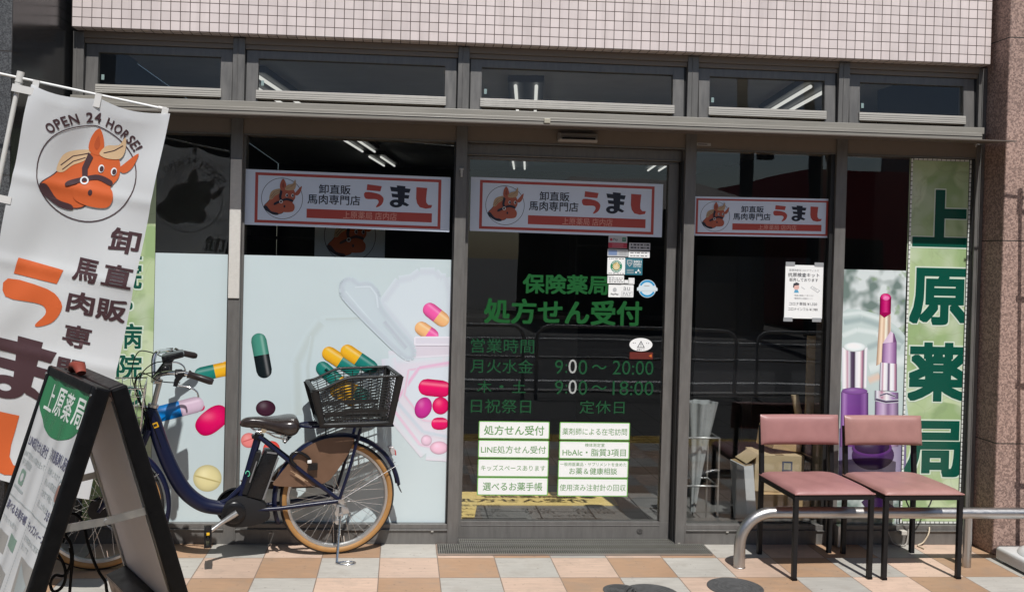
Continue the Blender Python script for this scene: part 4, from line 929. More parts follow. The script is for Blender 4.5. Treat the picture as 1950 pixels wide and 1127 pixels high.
def d12(A, k):
    c = k/2
    A.poly([(c+c*math.cos(t*math.pi/16), .5+.5*math.sin(t*math.pi/16)) for t in range(32)], STW, 0)
    A.poly([(c, .2), (c+.30, .74), (c-.30, .74)], DGY, 1); A.poly([(c, .31), (c+.21, .69), (c-.21, .69)], STW, 2); A.rect(c-.025, c+.025, .40, .57, DGY, 3); A.rect(c-.025, c+.025, .61, .66, DGY, 3)
    for u in (-.62, -.48, .40, .55): A.rect(c+u, c+u+.07, .35, .42, GR, 1)
    A.text('自動ドア', c-.30, c+.30, .94, .82, DGY, 1)
small('warning_sticker', 1199, 643, 1242, 669, d12, 'white oval sticker with a black warning triangle', None, grp='')
small('door_plate', 1199, 670, 1243, 684, lambda A, k: (A.poly([(k*.88, .5), (k*.97, .25), (k*.97, .75)], pm('plate_orange', (0.55, 0.14, 0.03)), 1), A.text('GAL', k*.50, k*.82, .75, .28, pm('plate_orange', (0.55, 0.14, 0.03)), 1)) if False else A.poly([(k*.82, .5), (k*.95, .25), (k*.95, .75)], pm('plate_orange', (0.55, 0.14, 0.03)), 1), 'dark red plate with an orange arrow under the oval warning sticker', pm('plate_red', (0.12, 0.02, 0.015)), grp='')
# paper notice taped to the window right of the door
NY = PY
p, q = onY(1496, 504, NY), onY(1565, 607, NY); W2 = onY(1568, 508, NY).x-p.x; H2 = p.z-q.z
rt = root('paper_notice', (p.x+W2/2, NY, q.z)); tag(rt, 'white price notice taped to the window above the left chair', 'notice')
A = Art(lambda u, v, l: (p.x+u*W2, NY-0.001-l*0.0004, p.z-v*H2)); A.rect(0, 1, 0, 1, STW, 0)
PT = lambda st, u0, u1, v0, v1, b=0.0, m_=DGY: A.text(st, u0, u1, v1, v0, m_, 1, b)
PT('医療用新型コロナウィルス', .10, .88, .075, .12, 0, GR); PT('抗原検査キット', .07, .90, .145, .225, .012); PT('販売しております', .11, .87, .245, .31, .006)
A.ell(.30, .415, .075, .05, pm('clip_skin', (0.72, 0.45, 0.40)), 1, 20); A.poly([(.21, .42), (.22, .35), (.30, .325), (.37, .345), (.37, .375), (.25, .385), (.235, .42)], DGY, 2); A.poly([(.24, .52), (.26, .465), (.34, .465), (.37, .52)], pm('clip_blue', (0.12, 0.36, 0.55)), 1)
A.line([(.43, .41), (.52, .45)], .012, SG, 1); A.poly([(.66, .42), (.72, .385), (.93, .47), (.87, .515)], SG, 1); A.poly([(.685, .422), (.725, .397), (.905, .470), (.865, .500)], STW, 2); A.line([(.74, .42), (.84, .46)], .012, SG, 3)
PT('*検査は薬局にて承ります', .24, .76, .555, .585, 0, GR); PT('*薬剤師の検査キット', .24, .74, .61, .64, 0, GR)
PT('コロナ単独 ¥1,320', .12, .86, .695, .76, .006); PT('コロナインフル ¥1,980', .10, .88, .80, .86, .006)
A.build('sheet', rt)
TP = mat('clear_tape', (0.30, 0.31, 0.32), 0.15)
for u, v in ((.0, -.055), (.76, -.055), (-.02, .985), (.74, .985)):
    m = MB(); m.box(p.x+u*W2, p.x+(u+.24)*W2, NY-0.0026, NY-0.0016, p.z-(v+.075)*H2, p.z-v*H2); m.build('tape', TP, rt)

# ------------------------------------------------------------------ things on the pavement
def grate(x0, x1, y0, y1, z, nb, label):
    rt = root('floor_grate', ((x0+x1)/2, (y0+y1)/2, 0)); tag(rt, label, 'grate', 'slotted steel floor grates at the door')
    m = MB(); m.box(x0, x1, y0, y1, 0.0012, 0.0022); m.build('drain_bed', M['dark'], rt)
    m = MB(); t = 0.004
    m.box(x0, x1, y0, y0+t, 0.0023, z); m.box(x0, x1, y1-t, y1, 0.0023, z); m.box(x0, x0+t, y0+t, y1-t, 0.0023, z); m.box(x1-t, x1, y0+t, y1-t, 0.0023, z)
    ym = (y0+y1)/2; m.box(x0+t, x1-t, ym-0.002, ym+0.002, 0.0023, z-0.001)
    m.build('rim', M['steel'], rt)
    m = MB()
    for i in range(nb):
        x = x0+t+(x1-x0-2*t)*(i+0.5)/nb; m.box(x-0.0019, x+0.0019, y0+t, ym-0.002, 0.0024, z-0.0005); m.box(x-0.0019, x+0.0019, ym+0.002, y1-t, 0.0024, z-0.0005)
    m.build('bars', mat('grate_steel', (0.32, 0.31, 0.27), 0.5, 0.3, var=0.2, vscale=12), rt)
grate(0.005, 1.489, -0.190, -0.020, 0.012, 128, 'long slotted steel grate on the pavement before the door')
grate(0.124, 1.335, -0.012, 0.078, 0.010, 112, 'narrow slotted steel grate in the threshold under the door')
def manhole(x, y, r, label):
    m = MB(); prof = [(r, 0.0008), (r, 0.003), (r*0.95, 0.0045)]
    for k in range(5): q = r*(0.90-0.15*k); prof += [(q, 0.0045), (q-0.004, 0.0025), (q-0.012, 0.0025), (q-0.016, 0.0045)]
    m.lathe(prof, (x, y, 0), 40); tag(m.build('manhole_cover', mat('cast_iron', (0.085, 0.085, 0.085), 0.55, 0.3, var=0.25, vscale=30), smooth=30), label, 'manhole cover', 'small round iron covers in the pavement')
for (px, py, r, lab) in ((1400, 1118, 0.135, 'small round iron cover in the paving left of the chairs'), (1182, 1124, 0.085, 'smallest round iron cover, cut by the bottom edge below the door'), (1240, 1131, 0.135, 'round iron cover touching a smaller one below the door')):
    c = onZ(px, py); manhole(c.x, c.y, r, lab)

# chairs
VIN = mat('pink_vinyl', (0.315, 0.152, 0.144), 0.42, 0, 0.5, var=0.08, vscale=7, bump=0.12, bscale=350)
VIN2 = mat('worn_pink_vinyl', (0.325, 0.168, 0.150), 0.42, 0, 0.5, var=0.10, vscale=7, bump=0.12, bscale=350)
def make_chair(vin, name='chair', loc=(0, 0, 0), rz=0.0):
    rt = root(name, loc, (0, 0, rz), local=True)       # local: x across, -y the front
    w, d = 0.20, 0.205; t = 0.0115
    def cushion(u, v):
        a, b = u*2-1, v*2-1
        e = (1-abs(a)**6)*(1-abs(b)**6); ed = max(abs(a), abs(b))
        taper = 1.0
        return Vector((a*0.214*taper, b*0.218-0.003, 0.432+0.030*max(0, e)**0.45 + 0.004*math.sin(a*2.1+1)*math.cos(b*2.3)*e - 0.006*math.exp(-((a-0.1)**2+(b+0.1)**2)/0.3)*e + 0.0016*math.sin(a*9+b*4)*e))
    m = MB(); m.grid(cushion, 28, 28)
    m.grid(lambda u, v: Vector(((u*2-1)*0.214, (v*2-1)*0.218-0.003, 0.431)), 28, 28)
    n = 28; o = (n+1)**2
    ring = [i for i in range(n+1)]+[(j+1)*(n+1)-1 for j in range(1, n+1)]+[n*(n+1)+i for i in range(n-1, -1, -1)]+[j*(n+1) for j in range(n-1, 0, -1)]
    for i in range(len(ring)): a, b = ring[i], ring[(i+1) % len(ring)]; m.f.append((a, b, b+o, a+o)); m.m.append(0)
    st = m.build('seat', vin, rt, smooth=50)
    m = MB(); m.tube([(-0.212, -0.220, 0.434), (0.212, -0.220, 0.434), (0.212, 0.213, 0.434), (-0.212, 0.213, 0.434)], 0.0035, 6, 0, True); m.build('piping', vin, st, smooth=40)
    def back(sg):
        def f(u, v):
            a, b = u*2-1, v*2-1; e = max(0, (1-abs(a)**8)*(1-abs(b)**5))**0.5
            return Vector((a*0.222, 0.185+0.018*(1-a*a)*0.6 + 0.02*b*0.5 + sg*(0.004+0.022*e), 0.683+b*0.080))
        return f
    m = MB(); m.grid(back(-1), 24, 14); o = len(m.v); m.grid(back(1), 24, 14); nu, nv = 24, 14
    ring = [i for i in range(nu+1)]+[(j+1)*(nu+1)-1 for j in range(1, nv+1)]+[nv*(nu+1)+i for i in range(nu-1, -1, -1)]+[j*(nu+1) for j in range(nv-1, 0, -1)]
    for i in range(len(ring)): a, b = ring[i], ring[(i+1) % len(ring)]; m.f.append((a, b, b+o, a+o)); m.m.append(0)
    m.build('backrest', vin, rt, smooth=50)
    for sx in (-1, 1):
        m = MB(); x = sx*w; m.box(x-t, x+t, -d-t, -d+t, 0.0, 0.425); l_ = m.build('leg', M['black_paint'], rt, bevel=0.002)
        m = MB(); m.box(x-t-0.001, x+t+0.001, -d-t-0.001, -d+t+0.001, 0.0, 0.012); m.build('leg_cap', M['black_plastic'], l_)
        m = MB(); y0, y1 = d, d+0.012
        m.add([(x-t, y0-t, 0), (x+t, y0-t, 0), (x+t, y0+t, 0), (x-t, y0+t, 0), (x-t, y0-t, 0.44), (x+t, y0-t, 0.44), (x+t, y0+t, 0.44), (x-t, y0+t, 0.44),
               (x-t, y1-t+0.008, 0.70), (x+t, y1-t+0.008, 0.70), (x+t, y1+t+0.008, 0.70), (x-t, y1+t+0.008, 0.70)],
              [(0, 3, 2, 1), (0, 1, 5, 4), (1, 2, 6, 5), (2, 3, 7, 6), (3, 0, 4, 7), (4, 5, 9, 8), (5, 6, 10, 9), (6, 7, 11, 10), (7, 4, 8, 11), (8, 9, 10, 11)])
        m.build('leg', M['black_paint'], rt, bevel=0.0015)
    m = MB(); zb, zt = 0.404, 0.4285
    m.box(-w+t, w-t, -d-t+0.001, -d+t-0.001, zb, zt); m.box(-w+t, w-t, d-t+0.001, d+t-0.001, zb, zt); m.box(-w-t+0.001, -w+t-0.001, -d+t, d-t, zb, zt); m.box(w-t+0.001, w+t-0.001, -d+t, d-t, zb, zt)
    m.build('seat_frame', M['black_paint'], rt)
    return rt
ch = make_chair(VIN, 'chair', (1.968, -0.352, 0), R(2.5)); tag(ch, 'pink vinyl chair with black legs before the dark window, the left one', 'chair', 'pink vinyl chairs outside the shop')
ch2 = make_chair(VIN2, 'chair', (2.441, -0.348, 0), R(2.0)); tag(ch2, 'pink vinyl chair with black legs before the lipstick poster and green sign', 'chair', 'pink vinyl chairs outside the shop')

# tubular steel barrier
rt = root('barrier_rail', (2.8, -0.37, 0)); tag(rt, 'low bent stainless steel barrier rail behind the two chairs', 'barrier')
zr, rr, br = 0.287, 0.0295, 0.17
pts = [(1.566, -0.375, 0.002), (1.566, -0.375, zr-br)] + [(1.566+br-br*math.cos(t), -0.375, zr-br+br*math.sin(t)) for t in [R(k*9) for k in range(1, 11)]] + [(2.2, -0.372, zr), (3.9, -0.368, zr)]
m = MB(); m.tube(pts, rr, 20); m.build('rail', M['steel'], rt, smooth=40)
for x in (2.807, 3.88): m = MB(); m.cyl((x, -0.368, 0.001), (x, -0.368, zr-0.02), 0.022, 18); m.build('post', M['steel'], rt, smooth=40)
m = MB(); m.lathe([(0.032, 0.0005), (0.032, 0.004), (0.030, 0.006)], (1.566, -0.375, 0), 24); m.build('foot_collar', M['steel'], rt, smooth=40)

# water-filled banner bases
WPL = mat('white_poly', (0.62, 0.62, 0.61), 0.42, var=0.06, vscale=9)
def flag_base(x, y, label):
    rt = root('flag_base', (x, y, 0), local=True); tag(rt, label, 'flag base', 'white water-filled banner bases')
    m = MB(); h = 0.21
    def side(sx, sy): return None
    outl = []
    for (cx, cy, a0) in ((h-.03, h-.03, 0), (-h+.03, h-.03, 90), (-h+.03, -h+.03, 180), (h-.03, -h+.03, 270)):
        for k in range(5): t = R(a0+k*22.5); outl.append((cx+.03*math.cos(t), cy+.03*math.sin(t)))
    k = len(outl); rows = [(1.0, 0.014), (1.0, 0.06), (0.985, 0.072), (0.95, 0.078)]
    vs = []; fs = []
    for sc, z in rows: vs += [(px*sc, py*sc, z) for px, py in outl]
    # scalloped lower edge
    dens = []
    for i in range(len(rows)-1):
        for j in range(k): fs.append((i*k+j, i*k+(j+1) % k, (i+1)*k+(j+1) % k, (i+1)*k+j))
    fs.append(tuple((len(rows)-1)*k+j for j in range(k))); fs.append(tuple(range(k-1, -1, -1))); m.add(vs, fs)
    for sx in (-1, 1):
        for sy in (-1, 1): m.box(sx*0.195-0.045*(sx > 0), sx*0.195+0.045*(sx < 0), sy*0.195-0.045*(sy > 0), sy*0.195+0.045*(sy < 0), 0.0, 0.0145)
    m.build('tank', WPL, rt, smooth=40)
    m = MB(); m.lathe([(0.185, 0.077), (0.180, 0.088), (0.155, 0.104), (0.135, 0.108), (0.118, 0.135), (0.075, 0.160), (0.036, 0.165), (0.030, 0.22), (0.024, 0.22)], (0, 0, 0), 36); m.build('dome', WPL, rt, smooth=35)
    m = MB(); m.lathe([(0.014, 0.0), (0.014, 0.016), (0.010, 0.019)], (-0.16, -0.16, 0.077), 16); m.build('filler_cap', M['black_plastic'], rt, smooth=35)
    return rt
flag_base(3.248, -0.455, 'white plastic banner base on the pavement by the pink granite pillar')

# nobori flags: cloth, pole, crossbar, loops (built upright, then leaned)
CLO = mat('white_banner_cloth', (0.80, 0.815, 0.83), 0.5, 0, 0.35, var=0.02, vscale=4, trans=0.4)
FOR, FBR, FCR, FDO = (mat(k, c, 0.5, 0, 0.3) for k, c in (('cloth_orange', (0.55, 0.11, 0.030)), ('cloth_brown', (0.060, 0.030, 0.034)), ('cloth_cream', (0.60, 0.42, 0.25)), ('cloth_rust', (0.42, 0.08, 0.025))))
FPAL = dict(O=FOR, D=FDO, C=FCR, B=FBR)
POLE = mat('white_pole', (0.60, 0.59, 0.56), 0.4, var=0.04)
FWD, FHT = 0.600, 1.712
def cloth_d(u, v):
    """ripple of the cloth, towards the street (u 0..w across, v 0..h down)"""
    v = max(v, -0.05); top = math.exp(-max(v, 0)/0.25)
    d = 0.014*math.sin(2.2*u/FWD*math.pi+0.6+1.2*v)*(0.45+0.55*min(1, v/0.5)) + 0.008*math.sin(9*u+4.2*v+1.0) + 0.0045*math.sin(15*v+6*u) + 0.006*math.sin(14*u-7*v)*math.exp(-((v-0.45)/0.35)**2) + 0.0035*math.sin(31*u+11*v+1.2*math.sin(7*v))*math.exp(-((u-0.12)/0.16)**2)
    d += 0.040*top*abs(math.sin(math.pi*u/FWD*2.0))**1.4*1.0
    d += 0.0055*math.exp(-((v-0.36)/0.026)**2) + 0.0055*math.exp(-((v-0.73)/0.026)**2) + 0.0055*math.exp(-((v-1.10)/0.026)**2) + 0.004*math.exp(-((u-0.30)/0.02)**2)
    d += 0.05*(v/FHT)**2*math.sin(u*4-0.5)
    return d
def cloth_p(u, v, off=0.0, top=2.335):
    sag = 0.026*math.sin(math.pi*(u/FWD*2 % 1.0))*math.exp(-max(v, 0)/0.16)
    return Vector((0.052+u, -0.002-cloth_d(u, v)-off, top-sag-v))
def make_flag(loc, ry, rz, label):
    rt = root('banner_flag', loc, (0, ry, rz), local=True); tag(rt, label, 'flag', 'tall white shop banner flags')
    m = MB(); m.tube([(0, 0, 0.03), (0, 0, 1.2)], 0.0125, 14); m.tube([(0, 0, 1.2), (0, 0, 2.36)], 0.0105, 14); m.build('pole', POLE, rt, smooth=40)
    m = MB(); m.cyl((0, 0, 2.355), (0, 0, 2.42), 0.0155, 16); m.cyl((0, 0, 2.352), (0, 0, 2.358), 0.0175, 16); m.cyl((0, 0, 2.372), (0, 0, 2.378), 0.0172, 16); m.build('pole_cap', POLE, rt, smooth=40)
    m = MB(); m.tube([(-0.14, 0.0, 2.393), (0.62, 0.0, 2.391)], 0.0058, 10); m.build('crossbar', mat('white_bar', (0.74, 0.74, 0.72), 0.35), rt, smooth=40)
    m = MB(); m.cyl((0.60, 0.0, 2.391), (0.636, 0.0, 2.391), 0.009, 12); m.build('end_cap', POLE, rt, smooth=40)
    A = Art(lambda u, v, l: cloth_p(u, v, 0.0016+l*0.0005), maxlen=0.021)
    txt = lambda st, u0, u1, v0, v1, mm, l=2, b=0.0, r=0.0: A.text(st, u0, u1, v1, v0, mm, l, b, 1.0, r)
    # arched heading
    s_ = 'OPEN 24 HORSE!'; cu, cv, rad = 0.311, 0.286, 0.247
    wid = dict(O=.95, P=.68, E=.62, N=.88, H=.86, R=.72, S=.62, **{'2': .66, '4': .72, ' ': .42, '!': .30}); tot = sum(wid[c] for c in s_); acc = 0
    span = R(104)
    for chx in s_:
        w_ = wid[chx]; t = -span/2+span*(acc+w_/2)/tot; acc += w_
        if chx == ' ': continue
        px, pv = cu+rad*math.sin(t), cv-rad*math.cos(t); cw = w_*span/tot*rad*0.80; chh = 0.046
        txt(chx, px-cw/2, px+cw/2, pv-chh/2, pv+chh/2, FBR, 2, 0.022, t)
    horse(A, cu, cv, 0.213, 2, -1, 0.022, FPAL)
    hk = (('卸', .463, .592, .49, .597), ('直', .467, .594, .649, .748), ('販', .469, .594, .80, .897), ('馬', .334, .446, .651, .754), ('肉', .336, .458, .798, .893), ('専', .346, .472, .943, 1.04), ('門', .350, .470, 1.09, 1.19), ('店', .350, .475, 1.24, 1.34))
    for chx, u0, u1, v0, v1 in hk: txt(chx, u0, u1, v0, v1, FBR, 2, 0.026)
    kana(A, 'う', .065, .319, .705, .985, FOR); kana(A, 'ま', .065, .338, 1.04, 1.315, FBR); kana(A, 'し', .09, .30, 1.37, 1.64, FOR)
    mb = MB(); mb.grid(lambda a, b: cloth_p(0.004+a*FWD, -0.042+b*FHT), 46, 120)
    A.into(mb, 1); o = mb.build('cloth', [CLO]+A.mats, rt, smooth=180, fixn=False)
    LP = mat('webbing_loop', (0.60, 0.59, 0.57), 0.8)
    for u in (0.022, 0.29, 0.580):
        zt = 2.391; p0 = cloth_p(u, -0.04)
        m = MB(); m.box(0.052+u-0.014, 0.052+u+0.014, -0.0085, -0.0065, p0.z-0.035, zt+0.004); m.box(0.052+u-0.014, 0.052+u+0.014, -0.0085, 0.0085, zt+0.004, zt+0.007); m.build('loop', LP, rt)
    for v in (-0.01, 0.47, 0.95, 1.5):
        p0 = cloth_p(0.0, v); m = MB(); m.box(-0.016, p0.x+0.028, p0.y-0.004, p0.y-0.002, p0.z-0.016, p0.z+0.016) if False else m.box(-0.016, 0.075, -0.0205, -0.0185, p0.z-0.016, p0.z+0.016); m.build('tie', LP, rt)
    return rt
FLY = -0.90
tip = onY(40, 137, FLY); TL = R(10.2)
make_flag((tip.x-2.42*math.sin(TL), FLY, tip.z-2.42*math.cos(TL)), TL, 0.0, 'white banner flag leaning behind the A-board sign at the left')
flag_base(tip.x-2.42*math.sin(TL)-0.02, FLY, 'white plastic banner base under the leaning flag, outside the picture at left')
make_flag((3.272, -0.455, 0.02), R(-1.6), R(-4), 'white banner flag at the pink granite pillar, only its crossbar tip in view')

# A-board sign
AB = Vector((-1.257, -1.92, 0)); ra = R(122.6); AH, AW, AT, AS = 1.168, 0.598, 0.048, 0.352
RD = Vector((math.cos(ra), math.sin(ra), 0)); OD = Vector((-RD.y, RD.x, 0))
ab = root('a_board_sign', AB, (0, 0, 0)); tag(ab, 'black-framed folding A-board sign with a green-headed poster at the left', 'sign')
def panel_M(sgn):
    """panel axes: x from far to near edge, y down the slope, z outwards"""
    top = AB+OD*sgn*AT+Vector((0, 0, AH)); bot = AB+OD*sgn*(AT+AS)
    yv = (bot-top).normalized(); xv = -RD; zv = xv.cross(yv)
    if zv.dot(OD*sgn) < 0: zv = -zv
    Mx = Matrix.Identity(4)
    for i, v in enumerate((xv, yv, zv)):
        for r_ in range(3): Mx[r_][i] = v[r_]
    o = top+RD*AW/2
    for r_ in range(3): Mx[r_][3] = o[r_]
    return Mx, (bot-top).length
for sgn in (1, -1):
    Mx, PL = panel_M(sgn); fw, td = 0.032, 0.052
    m = MB()
    m.box(0, fw, 0.0, PL, -td, 0, 0, Mx); m.box(AW-fw, AW, 0.0, PL, -td, 0, 0, Mx); m.box(fw, AW-fw, 0, fw, -td, 0, 0, Mx); m.box(fw, AW-fw, PL-0.10, PL-0.10+fw, -td, 0, 0, Mx)
    fr = m.build('panel_frame', M['black_plastic'], ab, bevel=0.007)
    if sgn == 1:
        for q in (0.010, AW-0.012):
            m = MB(); m.cyl(Mx @ Vector((q, 0.03, -0.001)), Mx @ Vector((q, 0.03, 0.003)), 0.0045, 12); m.build('rivet', M['alu'], fr, smooth=40)
    m = MB(); m.box(fw-0.004, AW-fw+0.004, fw, PL-0.10, -td+0.006, -td+0.012, 0, Mx); m.build('back_sheet', mat('grey_backboard', (0.62, 0.61, 0.63), 0.6, var=0.05, vscale=4), ab)
    if sgn == -1:
        for q in (fw, AW-fw-0.003):
            m = MB(); m.box(q, q+0.003, fw+0.01, PL-0.11, -td-0.002, -td+0.005, 0, Mx); m.build('edge_trim', M['alu'], fr)
        m = MB(); m.box(fw, AW-fw, 0.77, 0.78, -td-0.07, -td+0.004, 0, Mx); m.box(fw, AW-fw, 0.78, PL-0.08, -td-0.07, -td-0.062, 0, Mx); m.box(fw, fw+0.008, 0.78, PL-0.08, -td-0.062, -td+0.004, 0, Mx); m.box(AW-fw-0.008, AW-fw, 0.78, PL-0.08, -td-0.062, -td+0.004, 0, Mx)
        m.build('weight_tray', M['black_plastic'], ab, bevel=0.002)
    else:
        GRN = pm('poster_green', (0.035, 0.20, 0.085), 0.25); PGY = pm('poster_white', (0.58, 0.59, 0.59), 0.22); PTX = pm('poster_text', (0.10, 0.10, 0.17), 0.3); PMT = pm('poster_pale_text', (0.34, 0.38, 0.38), 0.3); PHO = pm('poster_photo', (0.30, 0.29, 0.27), 0.3); PGN = pm('poster_leaf', (0.20, 0.30, 0.24), 0.3); PWH = pm('poster_letter', (0.72, 0.76, 0.72), 0.3)
        rip = lambda u, v: 0.0022*math.sin(u*42)*math.sin(v*5+u*9) + 0.0018*math.sin(u*17+v*13)
        A = Art(lambda u, v, l: Mx @ Vector((u, v, -0.012+0.004+rip(u, v)+l*0.0005)), maxlen=0.03)
        x0, x1, y0, y1 = 0.030, 0.568, 0.03, PL-0.10
        T = lambda st, u0, u1, v0, v1, mm, b=0.0: A.text(st, u0, u1, v1, v0, mm, 2, b)
        arc = [(x0+0.004, y0+0.001)]+[(0.30+0.33*math.cos(t), 0.03+0.178*math.sin(t)) for t in [math.pi-R(3)-k*(math.pi-R(6))/30 for k in range(31)] if x0 < 0.30+0.33*math.cos(t) < x1]+[(x1-0.004, y0+0.001)]
        ins = [(x0+0.004, 0.03+0.178*math.sqrt(max(0, 1-((x0+0.004-0.30)/0.33)**2)))]; ine = [(x1-0.004, 0.03+0.178*math.sqrt(max(0, 1-((x1-0.004-0.30)/0.33)**2)))]
        A.poly([arc[0]]+ins+arc[1:-1]+ine+[arc[-1]], GRN, 1)
        for i, chx in enumerate('上原薬局'): T(chx, 0.085+i*0.120, 0.190+i*0.120, 0.052, 0.142, PWH, 0.012)
        T('LINE処方せん受付', 0.05, 0.315, 0.238, 0.276, PTX, 0.012); T('冷凍馬刺し販売', 0.345, 0.560, 0.232, 0.272, PTX, 0.012)
        T('LINEで処方せんの写真を送って', 0.045, 0.325, 0.292, 0.312, PMT); T('待ち時間短縮！', 0.05, 0.19, 0.318, 0.342, PMT)
        A.rrect(0.075, 0.150, 0.352, 0.402, 0.012, PGN, 1); A.ell(0.1125, 0.377, 0.022, 0.014, PGY, 2); A.line([(0.05, 0.415), (0.18, 0.417)], 0.008, PMT, 1)
        for k, st in enumerate(('新鮮とれたて', '安心の国産品', 'ご自宅で手軽に', '召し上がれます')): T(st, 0.375, 0.520, 0.288+k*0.034, 0.308+k*0.034, PMT)
        A.ring(0.545, 0.335, 0.022, 0.040, 0.004, PMT, 1); A.ell(0.545, 0.337, 0.014, 0.026, pm('poster_rust', (0.26, 0.14, 0.11), 0.3), 1); T('うまし', 0.505, 0.562, 0.395, 0.425, PTX, 0.02)
        for k in range(44): A.rect(0.035+k*0.012, 0.041+k*0.012, 0.446-0.0002*k, 0.451-0.0002*k, PMT, 1)
        for k in range(24): A.rect(0.336, 0.340, 0.232+k*0.0088, 0.2365+k*0.0088, PMT, 1)
        T('選べるお薬手帳', 0.045, 0.315, 0.462, 0.492, PTX, 0.012); T('キッズスペース', 0.35, 0.560, 0.462, 0.490, PTX, 0.012)
        T('アプリでも紙でも！', 0.05, 0.25, 0.512, 0.530, PMT); T('お子様連れのご家族も', 0.36, 0.55, 0.504, 0.522, PMT); T('安心です', 0.36, 0.45, 0.530, 0.548, PMT)
        for k in range(46): A.rect(0.336, 0.340, 0.46+k*0.0088, 0.4645+k*0.0088, PMT, 1)
        A.rect(0.06, 0.17, 0.56, 0.62, PHO, 1); A.rect(0.19, 0.29, 0.545, 0.585, PGN, 1); A.rect(0.06, 0.29, 0.65, 0.75, PHO, 1); A.rect(0.40, 0.55, 0.565, 0.80, PHO, 1); A.poly([(0.42, 0.58), (0.53, 0.62), (0.50, 0.70), (0.43, 0.66)], PMT, 2)
        A.ell(0.30, 1.02, 0.26, 0.10, GRN, 1)
        mb = MB(); mb.grid(lambda a, b: Mx @ Vector((x0+a*(x1-x0), y0+b*(y1-y0), -0.0085+rip(x0+a*(x1-x0), y0+b*(y1-y0)))), 60, 50)
        A.into(mb, 1); mb.build('poster', [PGY]+A.mats, ab, smooth=180, fixn=False)
# folding stays, handle
F1, _ = panel_M(1); F2, _ = panel_M(-1)
for x_, y_, mt in ((AW-0.02, 0.43, M['alu']), (0.02, 0.43, M['alu']), (0.05, 0.25, M['alu'])):
    a = F1 @ Vector((x_, y_, -0.045)); b = F2 @ Vector((x_, y_-0.02, -0.045)); dv = (b-a); mid = (a+b)/2+Vector((0, 0, -0.006))
    m = MB(); up = Vector((0, 0, 1)); sd = dv.cross(up).normalized()*0.002; h_ = Vector((0, 0, 0.012))
    for (p0, p1) in ((a, mid), (mid, b)):
        m.add([p0-sd-h_, p0+sd-h_, p1+sd-h_, p1-sd-h_, p0-sd+h_, p0+sd+h_, p1+sd+h_, p1-sd+h_], [(0, 3, 2, 1), (4, 5, 6, 7), (0, 1, 5, 4), (1, 2, 6, 5), (2, 3, 7, 6), (3, 0, 4, 7)])
    st = m.build('stay_bar', mt, ab)
    m = MB(); m.cyl(mid-sd*3, mid+sd*3, 0.007, 12); m.build('pivot', M['alu'], st, smooth=40)
hp = AB+RD*0.10+Vector((0, 0, AH-0.004)); m = MB()
m.tube([hp+RD*0.05+OD*0.00+Vector((0, 0, 0.0)), hp+RD*0.03+Vector((0, 0, 0.018)), hp-RD*0.02+Vector((0, 0, 0.022)), hp-RD*0.05+Vector((0, 0, 0.0))], [0.018, 0.022, 0.022, 0.016], 12, flat=0.7); m.build('hinge_block', mat('rust_red_rubber', (0.20, 0.035, 0.02), 0.6, var=0.2), ab, smooth=50)
# loose cable under the A-board
def wpt(x, y, Y=-1.75): p = onY(x, y, Y); return (p.x, p.y, p.z)
m = MB(); z2 = lambda x, y: (100+x/3.927, 840+y/3.927)
cab = spl([wpt(*z2(100, 560)), wpt(*z2(150, 538)), wpt(*z2(205, 570)), wpt(*z2(240, 650)), wpt(*z2(265, 760)), wpt(*z2(300, 870)), wpt(*z2(345, 970)), wpt(*z2(395, 1050)), wpt(*z2(410, 1130), -1.72), wpt(*z2(470, 1240), -1.68), (-1.02, -1.65, 0.30), (-0.95, -1.60, 0.12), (-0.98, -1.52, 0.006), (-1.2, -1.45, 0.006)], 6, False)
m.tube(cab, 0.0055, 8)
cab2 = spl([wpt(*z2(86, 660)), wpt(*z2(100, 705)), wpt(*z2(138, 770)), wpt(*z2(150, 880)), wpt(*z2(138, 1000)), wpt(*z2(126, 1150)), wpt(*z2(110, 1260)), (-1.50, -1.75, 0.2), (-1.46, -1.72, 0.03), (-1.40, -1.7, 0.006), (-1.15, -1.62, 0.006)], 6, False)
m.tube(cab2, 0.0055, 8)
cab3 = spl([wpt(*z2(30, 830)), wpt(*z2(75, 900)), wpt(*z2(98, 980)), wpt(*z2(86, 1060)), wpt(*z2(46, 1110)), wpt(*z2(4, 1118)), wpt(*z2(-16, 1060)), wpt(*z2(20, 1000)), wpt(*z2(90, 1000)), wpt(*z2(140, 900)), wpt(*z2(130, 790))], 6, False)
m.tube(cab3, 0.0055, 8)
tag(m.build('cable', M['black_plastic'], smooth=50), 'black power cable looping down inside the A-board sign', 'cable')

# ------------------------------------------------------------------ bicycle (local: x forward from the rear contact, y towards the street, z up)
bd = Vector((-1.675+0.532, -0.401+0.151, 0)); brz = math.atan2(bd.y, bd.x)
bk = root('bicycle', (-0.532, -0.151, 0), (R(-1.5), 0, brz), local=True); tag(bk, 'navy electric bicycle with a black rear basket parked along the window', 'bicycle')
RUB = mat('tyre_rubber', (0.018, 0.017, 0.017), 0.75); TAN = mat('tan_sidewall', (0.34, 0.175, 0.055), 0.6, var=0.1, vscale=25)
BP = mat('bike_black', (0.009, 0.009, 0.010), 0.28, 0, 0.3, var=0.1); BM = mat('motor_black', (0.012, 0.012, 0.013), 0.5, 0, 0.3)
BRN_S = mat('brown_saddle', (0.026, 0.019, 0.017), 0.22, var=0.1, coat=0.2); BRG = mat('brown_guard', (0.135, 0.075, 0.045), 0.45, var=0.1, vscale=12)
DBG = mat('basket_plastic', (0.015, 0.015, 0.015), 0.45, 0, 0.3); SPK = mat('spoke_steel', (0.70, 0.70, 0.70), 0.25, 1.0)
rnd = random.Random(3)
